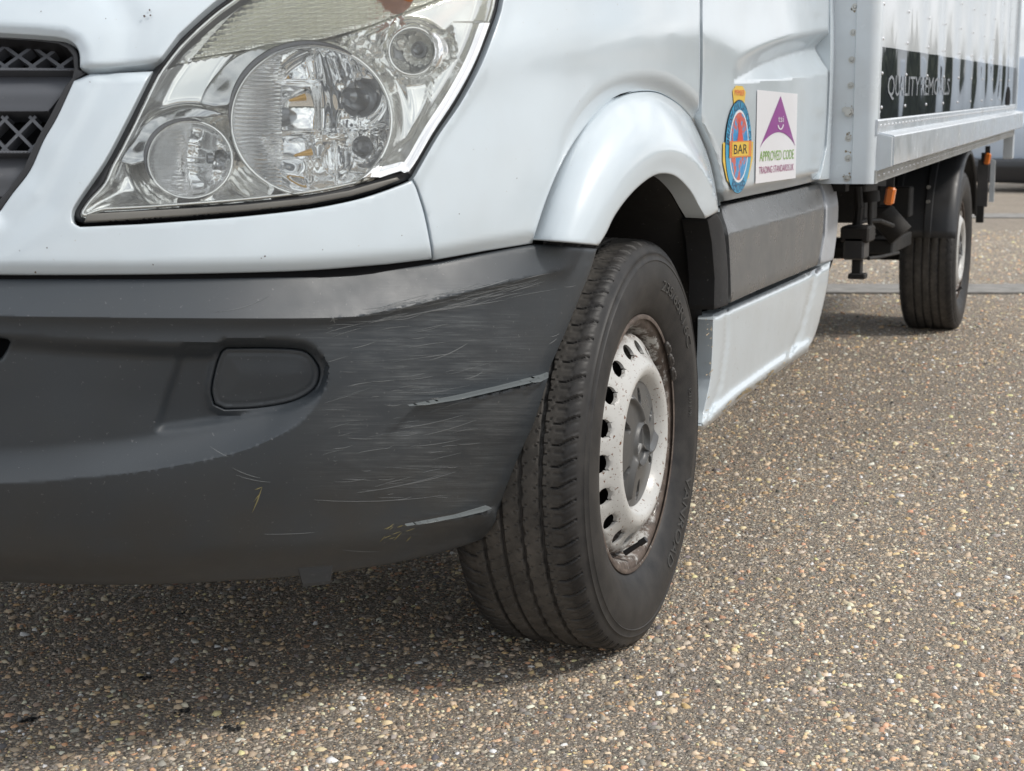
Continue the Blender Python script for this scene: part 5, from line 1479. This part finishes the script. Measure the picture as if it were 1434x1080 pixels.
for y in ribs:
    for z in np.arange(Z_rt + 0.03, Z_top, 0.085): dome(mb, (1.0722 + wv(y, z), y, zt_(y, z)), 0.0052, 0.0032, (1, 0, 0))
for z in np.arange(Z_rt + 0.02, Z_top, 0.085): dome(mb, (1.0722 + wv(Y0 + .05, z), Y0 + 0.05, zt_(Y0, z)), 0.0050, 0.003, (1, 0, 0))
for y in np.arange(Y0 + 0.05, Y1, 0.060):
    dome(mb, (1.0785, y, zt_(y, (Z_rt + Z_rb) / 2 - 0.002)), 0.0046, 0.0028, (1, 0, 0))
for y in np.arange(Y0 + 0.05, Y1, 0.075): dome(mb, (1.0775, y, zt_(y, Z_bot + 0.016)), 0.0042, 0.0024, (1, 0, 0))
o = mb.build('rivets', M_rivet, boxp, smooth=True, angle=80); o['kind'] = 'stuff'
# lettering on the stripe
K_let = flat('stripe_lettering', (0.28, 0.30, 0.33), 0.3)
def side_text(t, p0, p1, ztop, zbot, name='lettering'):
    a = onX([p0], 1.0725)[0]; b = onX([p1], 1.0725)[0]
    V_, Fc = text_verts(t, res=2); w_ = V_[:, 0].max() - V_[:, 0].min(); u = (V_[:, 0] - V_[:, 0].min()) / w_
    y = a[1] + (b[1] - a[1]) * u; z = zbot + (ztop - zbot) * V_[:, 1] / 0.72
    P = np.array([(1.0742 + wv(yy, zz), yy, zt_(yy, zz)) for yy, zz in zip(y, z)])
    return mesh_obj(name, P, Fc, K_let, boxp, smooth=False)
side_text('QUALITY REMOVALS', (1242, 120), (1328, 125), zfront((1243, 104), 1.0725), zfront((1243, 135), 1.0725))
# dark oval vent near the back, small pale emblem
mb = MB(); a = Vector(onX([(1412, 137)], 1.078)[0]); V_ = []
for i in range(24):
    t = 2 * math.pi * i / 24; V_.append(a + Vector((0.0, 0.115 * math.cos(t), 0.052 * math.sin(t))))
mb.add(V_ + [v_ + Vector((-0.02, 0, 0)) for v_ in V_], [tuple(range(24))] + [(i, (i + 1) % 24, 24 + (i + 1) % 24, 24 + i) for i in range(24)]); mb.build('side_vent', M_dark, boxp)
# corner trim at the rear
beam('corner_post', [(1.068, Z_rb), (1.0815, Z_rb), (1.0815, Z_top), (1.068, Z_top)], Y1 - 0.035, Y1 + 0.03, M_whitebox)
mb = MB(); c_ = Vector((1.055, Y1 - 0.02, zt_(Y1, Z_bot) - 0.055)); mb.box(c_, (0.05, 0.05, 0.125), None, 0.004); mb.build('hanger_bracket', M_whitebox, boxp)

# ------------------------------------------------------------------ under the box
mb = MB()
mb.box((0.46, 3.2, 0.62), (0.08, 4.4, 0.15)); mb.box((-0.46, 3.2, 0.62), (0.08, 4.4, 0.15))
for y in (1.55, 1.95, 2.5, 3.1, 3.7, 5.0, 5.4): mb.box((0.0, y, zt_(y, Z_bot) + 0.0), (1.96, 0.05, 0.06))
mb.add([(x, y, zt_(y, Z_bot) + 0.03) for x, y in ((-1.06, 1.42), (1.05, 1.42), (1.05, 5.5), (-1.06, 5.5))], [(0, 1, 2, 3)])
mb.cyl((-0.8, 4.325, 0.345), (0.8, 4.325, 0.345), 0.05, 14); mb.cyl((-0.1, 4.325, 0.345), (0.1, 4.325, 0.345), 0.14, 16)
mb.build('chassis', M_chassis, van)
def pbox(name, px0, py0, px1, py1, Y, dep, m, bev=0.006):
    a = onY([(px0, py1)], Y)[0]; b = onY([(px1, py0)], Y)[0]
    mb = MB(); mb.box(((a[0] + b[0]) / 2, Y + dep / 2, (a[2] + b[2]) / 2), (abs(b[0] - a[0]), dep, abs(b[2] - a[2])), None, bev); return mb.build(name, m, van)
pbox('chassis_crossmember', 1148, 258, 1212, 312, 2.6, 0.25, M_chassis)
pbox('chassis_crossmember', 1130, 262, 1275, 303, 3.6, 0.10, M_chassis)
pbox('spring_hanger', 1176, 318, 1217, 340, 2.2, 0.12, M_chassis)
pbox('spare_wheel_bracket', 1180, 332, 1210, 364, 2.2, 0.10, M_guard)
pbox('tow_hook', 1192, 360, 1206, 388, 2.25, 0.04, M_chassis, 0.003)
pbox('tow_hook', 1187, 384, 1211, 391, 2.24, 0.05, M_chassis, 0.003)
pbox('leaf_spring', 1215, 336, 1250, 356, 3.3, 0.5, M_chassis)
pbox('bump_stop', 1222, 290, 1248, 335, 3.5, 0.1, M_chassis)
mb = MB()
def yp(px, py, Y): return Vector(onY([(px, py)], Y)[0])
mb.tube([yp(1196, 315, 2.4), yp(1212, 309, 2.5), yp(1232, 309, 2.6), yp(1250, 316, 2.8)], 0.008, 8)
mb.tube([yp(1219, 270, 2.4), yp(1218, 300, 2.4), yp(1219, 322, 2.4), yp(1224, 330, 2.4)], 0.008, 8)
mb.tube([yp(1216, 362, 2.4), yp(1232, 360, 2.7), yp(1258, 354, 3.1)], 0.006, 8)
mb.tube([yp(1201, 262, 2.3), yp(1203, 290, 2.3), yp(1200, 320, 2.3)], 0.014, 8)
mb.cyl(yp(1218, 268, 2.35), yp(1219, 283, 2.35), 0.03, 14)
mb.cyl(yp(1235, 300, 3.3), yp(1262, 330, 3.3), 0.05, 14)
mb.build('brake_line', M_chassis, van, smooth=True)
# amber side markers
for (px, py, w_, h_, X) in ((1246.5, 274.5, 13, 25, 1.03), (1383, 222.5, 8, 16, 1.03)):
    c_ = Vector(onX([(px, py)], X)[0]); D_ = (np.array(c_) - CAM) @ MV[:, 2]; s_ = D_ / F_PX
    ob = empty('side_marker', c_, van, label='amber side marker light nearer the cab' if px < 1300 else 'amber side marker light behind the rear wheel')
    mb = MB(); mb.box((0, 0, 0), (w_ * s_ * 1.0, 0.03, h_ * s_), Matrix.Rotation(math.radians(8), 3, 'Y'), 0.006); mb.build('marker_lens', M_amber, ob, smooth=True, angle=30)
    mb = MB(); mb.box((-0.015, 0.02, 0.0), (w_ * s_ * 1.1, 0.02, h_ * s_ * 1.05)); mb.box((-0.002, 0.008, h_ * s_ * 0.75), (0.022, 0.006, h_ * s_ * 0.7)); mb.build('marker_bracket', M_guard, ob)
# mudguard
def mudguard():
    n_ = 36; V_ = []; Fc = []
    cy0, cz0 = 4.325, 0.372
    pr = [(0.700, 0.0), (0.735, 0.0), (0.738, 0.010), (0.762, 0.010), (0.765, 0.0), (0.865, 0.0), (0.868, 0.010), (0.893, 0.010), (0.896, 0.0), (0.955, 0.0), (0.978, -0.006), (0.992, -0.022), (0.995, -0.040), (0.985, -0.045)]
    for i in range(n_ + 1):
        a = math.radians(176 - (176 - 12) * i / n_); R_ = 0.435
        for x, dr in pr:
            lower = max(0, 1 - i / 2.0)
            V_.append((x, cy0 + math.cos(a) * (R_ + dr * (1 - 0.6 * lower)), cz0 + 0.03 + math.sin(a) * (R_ + dr) * 0.93))
    k = len(pr); Fc = [(i * k + j, i * k + j + 1, (i + 1) * k + j + 1, (i + 1) * k + j) for i in range(n_) for j in range(k - 1)]
    o = mesh_obj('mudguard', V_, Fc, M_guard, van); o.data.set_sharp_from_angle(angle=math.radians(35))
    m_ = o.modifiers.new('thickness', 'SOLIDIFY'); m_.thickness = 0.005
    return o
mudguard()
for x, z in ((0.880, 0.74), (0.880, 0.68), (0.75, 0.60), (0.75, 0.67)):
    mb = MB(); mb.cyl((x, 3.895, z - 0.1), (x, 3.878, z - 0.1), 0.008, 10); mb.build('mudguard_bolt', M_steel, van)
# plates behind the rear wheel
pbox('light_plate', 1367, 224, 1385, 290, 5.0, 0.02, plastic('dusty_steel_plate', (0.05, 0.05, 0.052), 0.6, 100, amt=0.8, dirt=(0.12, 0.115, 0.11)), 0.002)
pbox('light_plate', 1366, 288, 1378, 312, 4.98, 0.02, M_chassis, 0.002)
q = onY([(1384.5, 283), (1391.5, 283), (1394, 225), (1387.5, 223)], 5.0)
mb = MB(); mb.add([*q, *[t + np.array([0, 0.02, 0]) for t in q]], [(0, 1, 2, 3), (4, 5, 6, 7), (0, 1, 5, 4), (1, 2, 6, 5), (2, 3, 7, 6), (3, 0, 4, 7)]); mb.build('plate_edge', M_whitebox, van)

# ------------------------------------------------------------------ vehicle parked behind
veh = empty('parked_van', (0, 0, 0), label='silver blue van with black bumper parked behind the white box van', category='van')
M_sil = paint('silver_blue_paint', (0.46, 0.54, 0.64), 0.1)
gp = onZ([(1395, 268)], 0)[0]
ex = np.array([MV[0, 0], MV[1, 0], 0]); ex /= np.linalg.norm(ex); ey = np.array([-ex[1], ex[0], 0])
a_ = math.radians(28); fx_ = ex * math.cos(a_) + ey * math.sin(a_); fy_ = -ex * math.sin(a_) + ey * math.cos(a_)
Rv = Matrix(((fx_[0], fy_[0], 0), (fx_[1], fy_[1], 0), (0, 0, 1)))
def vp(x, y, z): return Vector(gp) + Rv @ Vector((x, y, z))
def vbody(name, prof, ya, yb, m, bev=0.05):
    V_ = [vp(x, ya, z) for x, z in prof] + [vp(x, yb, z) for x, z in prof]; k = len(prof)
    me_ = mesh_obj(name, V_, [(i, (i + 1) % k, k + (i + 1) % k, k + i) for i in range(k)] + [tuple(range(k)), tuple(range(k, 2 * k))[::-1]], m, veh, smooth=False); bm_fix(me_.data)
    b = me_.modifiers.new('round', 'BEVEL'); b.width = bev; b.segments = 4; me_.data.polygons.foreach_set('use_smooth', [True] * len(me_.data.polygons)); return me_
vbody('body', [(0.12, 0.42), (0.10, 0.95), (0.45, 1.12), (1.0, 1.95), (5.0, 2.0), (5.1, 0.42)], -0.9, 0.9, M_sil)
vbody('bumper', [(-0.10, 0.12), (-0.13, 0.40), (-0.05, 0.47), (0.5, 0.47), (0.5, 0.16)], -0.93, 0.93, mat('black_bumper', (0.012, 0.013, 0.016), 0.3), 0.06)
vbody('side_window', [(0.85, 1.20), (1.18, 1.78), (2.0, 1.80), (2.0, 1.20)], -0.915, -0.88, mat('van_glass', (0.02, 0.025, 0.03), 0.05), 0.01)
vbody('lower_trim', [(0.5, 0.2), (0.5, 0.45), (4.9, 0.45), (4.9, 0.2)], -0.92, -0.80, M_chassis, 0.02)
for x in (0.85, 4.2):
    o = empty('wheel', vp(x, -0.80, 0.33), veh)
    mb = MB(); d_ = Rv @ Vector((0, 1, 0)); mb.cyl(-d_ * 0.1, d_ * 0.1, 0.33, 28); mb.build('tyre', M_chassis, o, smooth=True)
    mb = MB(); mb.cyl(-d_ * 0.105, -d_ * 0.07, 0.20, 24); mb.build('rim', M_steel, o, smooth=True)
mb = MB(); c_ = vp(1.0, -1.05, 1.35); mb.box(c_, (0.22, 0.18, 0.30), Rv, 0.03); mb.build('door_mirror', M_chassis, veh)

# ------------------------------------------------------------------ unseen trees, added as a dark skyline for the reflections
def unseen_trees():
    m = mat('unseen_foliage', (0.05, 0.07, 0.035), 0.9, spec=0.1); g = NB(m); v = g.coord()
    g.link(g.ramp(g.noise(v, 0.9, 8, 0.7), [(0.35, (0.03, 0.037, 0.028)), (0.55, (0.07, 0.082, 0.055)), (0.75, (0.12, 0.13, 0.09))]), g.b.inputs['Base Color'])
    V_ = []; Fc = []; n_ = 520; k = 9
    for i in range(n_ + 1):
        a = math.radians(-165 + 275 * i / n_); R_ = 62 + 7 * math.sin(a * 3.1) + 2.0 * math.sin(a * 17)
        hh = 3.6 + 1.3 * math.sin(a * 11) * math.sin(a * 4.3 + 1) + 0.9 * math.sin(a * 37 + 1) + random.uniform(-0.5, 0.5)
        for j in range(k):
            t = j / (k - 1); rr = R_ + 3.2 * t * t + random.uniform(-0.5, 0.5) * (0 < j < k - 1)
            V_.append((1 + rr * math.cos(a), rr * math.sin(a), hh * math.sin(t * math.pi / 2) + (random.uniform(-0.25, 0.35) if j else 0)))
    for i in range(n_):
        for j in range(k - 1): Fc.append((i * k + j, i * k + k + j, i * k + k + j + 1, i * k + j + 1))
    o = mesh_obj('unseen_trees', V_, Fc, m, smooth=False)
    tag(o, 'unseen line of trees added around the yard for reflections in the paintwork', 'trees', kind='stuff')
unseen_trees()

# chips, screw holes and specks on the front
def specks(name, items, m, parent=van):
    mb = MB()
    for x, y, r_ in items:
        q = [(x + r_ * math.cos(a) * random.uniform(.6, 1.3), y + r_ * math.sin(a) * random.uniform(.6, 1.3)) for a in np.linspace(0, 2 * math.pi, 7, endpoint=False)]
        P, N = body(np.array(q)); P = P + N * 0.0052
        mb.add(list(P), [tuple(range(7))])
    o = mb.build(name, m, parent); o['kind'] = 'stuff'
def sill_specks(items, m):
    mb = MB()
    for x, y, r_ in items:
        q = np.array([(x + r_ * 1.6 * math.cos(a) * random.uniform(.6, 1.3), y - r_ * 1.1 * math.cos(a) + r_ * math.sin(a) * random.uniform(.6, 1.3)) for a in np.linspace(0, 2 * math.pi, 7, endpoint=False)])
        P, N = plane_x(0.925)(q); rd = rays(q); rd /= np.linalg.norm(rd, axis=1)[:, None]; P = P + rd * (d_sill(q) / np.minimum((N * rd).sum(1), -0.16))[:, None] + N * 0.0012
        mb.add(list(P), [tuple(range(7))])
    o = mb.build('rust_patches', m, van); o['kind'] = 'stuff'
it = []
for _ in range(46):
    t = min(1.0, max(0.02, random.gauss(0.50, 0.14))); it.append((983 + 150 * t, 598 - 112 * t + random.uniform(-5, 3), random.uniform(0.5, 1.8)))
for _ in range(26): it.append((994 + random.uniform(-6, 3), random.uniform(445, 590), random.uniform(0.4, 0.9)))
it = [(x - (3 if 540 < y else 0), y, r) for x, y, r in it]
sill_specks(it, mat('sill_rust', (0.42, 0.34, 0.22), 0.8))
specks('paint_chips', [(211, 18, 1.5), (203.5, 26.5, 1.7), (212, 25.5, 1.3), (68, 348, 1.2), (52, 382, 1.6), (215, 371, 1.0), (370, 359, 1.2), (365, 362, .8), (128, 118, .8), (560, 330, .8), (450, 350, .7), (30, 352, .7), (640, 300, .8), (720, 250, .7), (660, 210, .6), (60, 20, .8), (150, 30, .8)], mat('bare_chip', (0.06, 0.035, 0.025), 0.8))
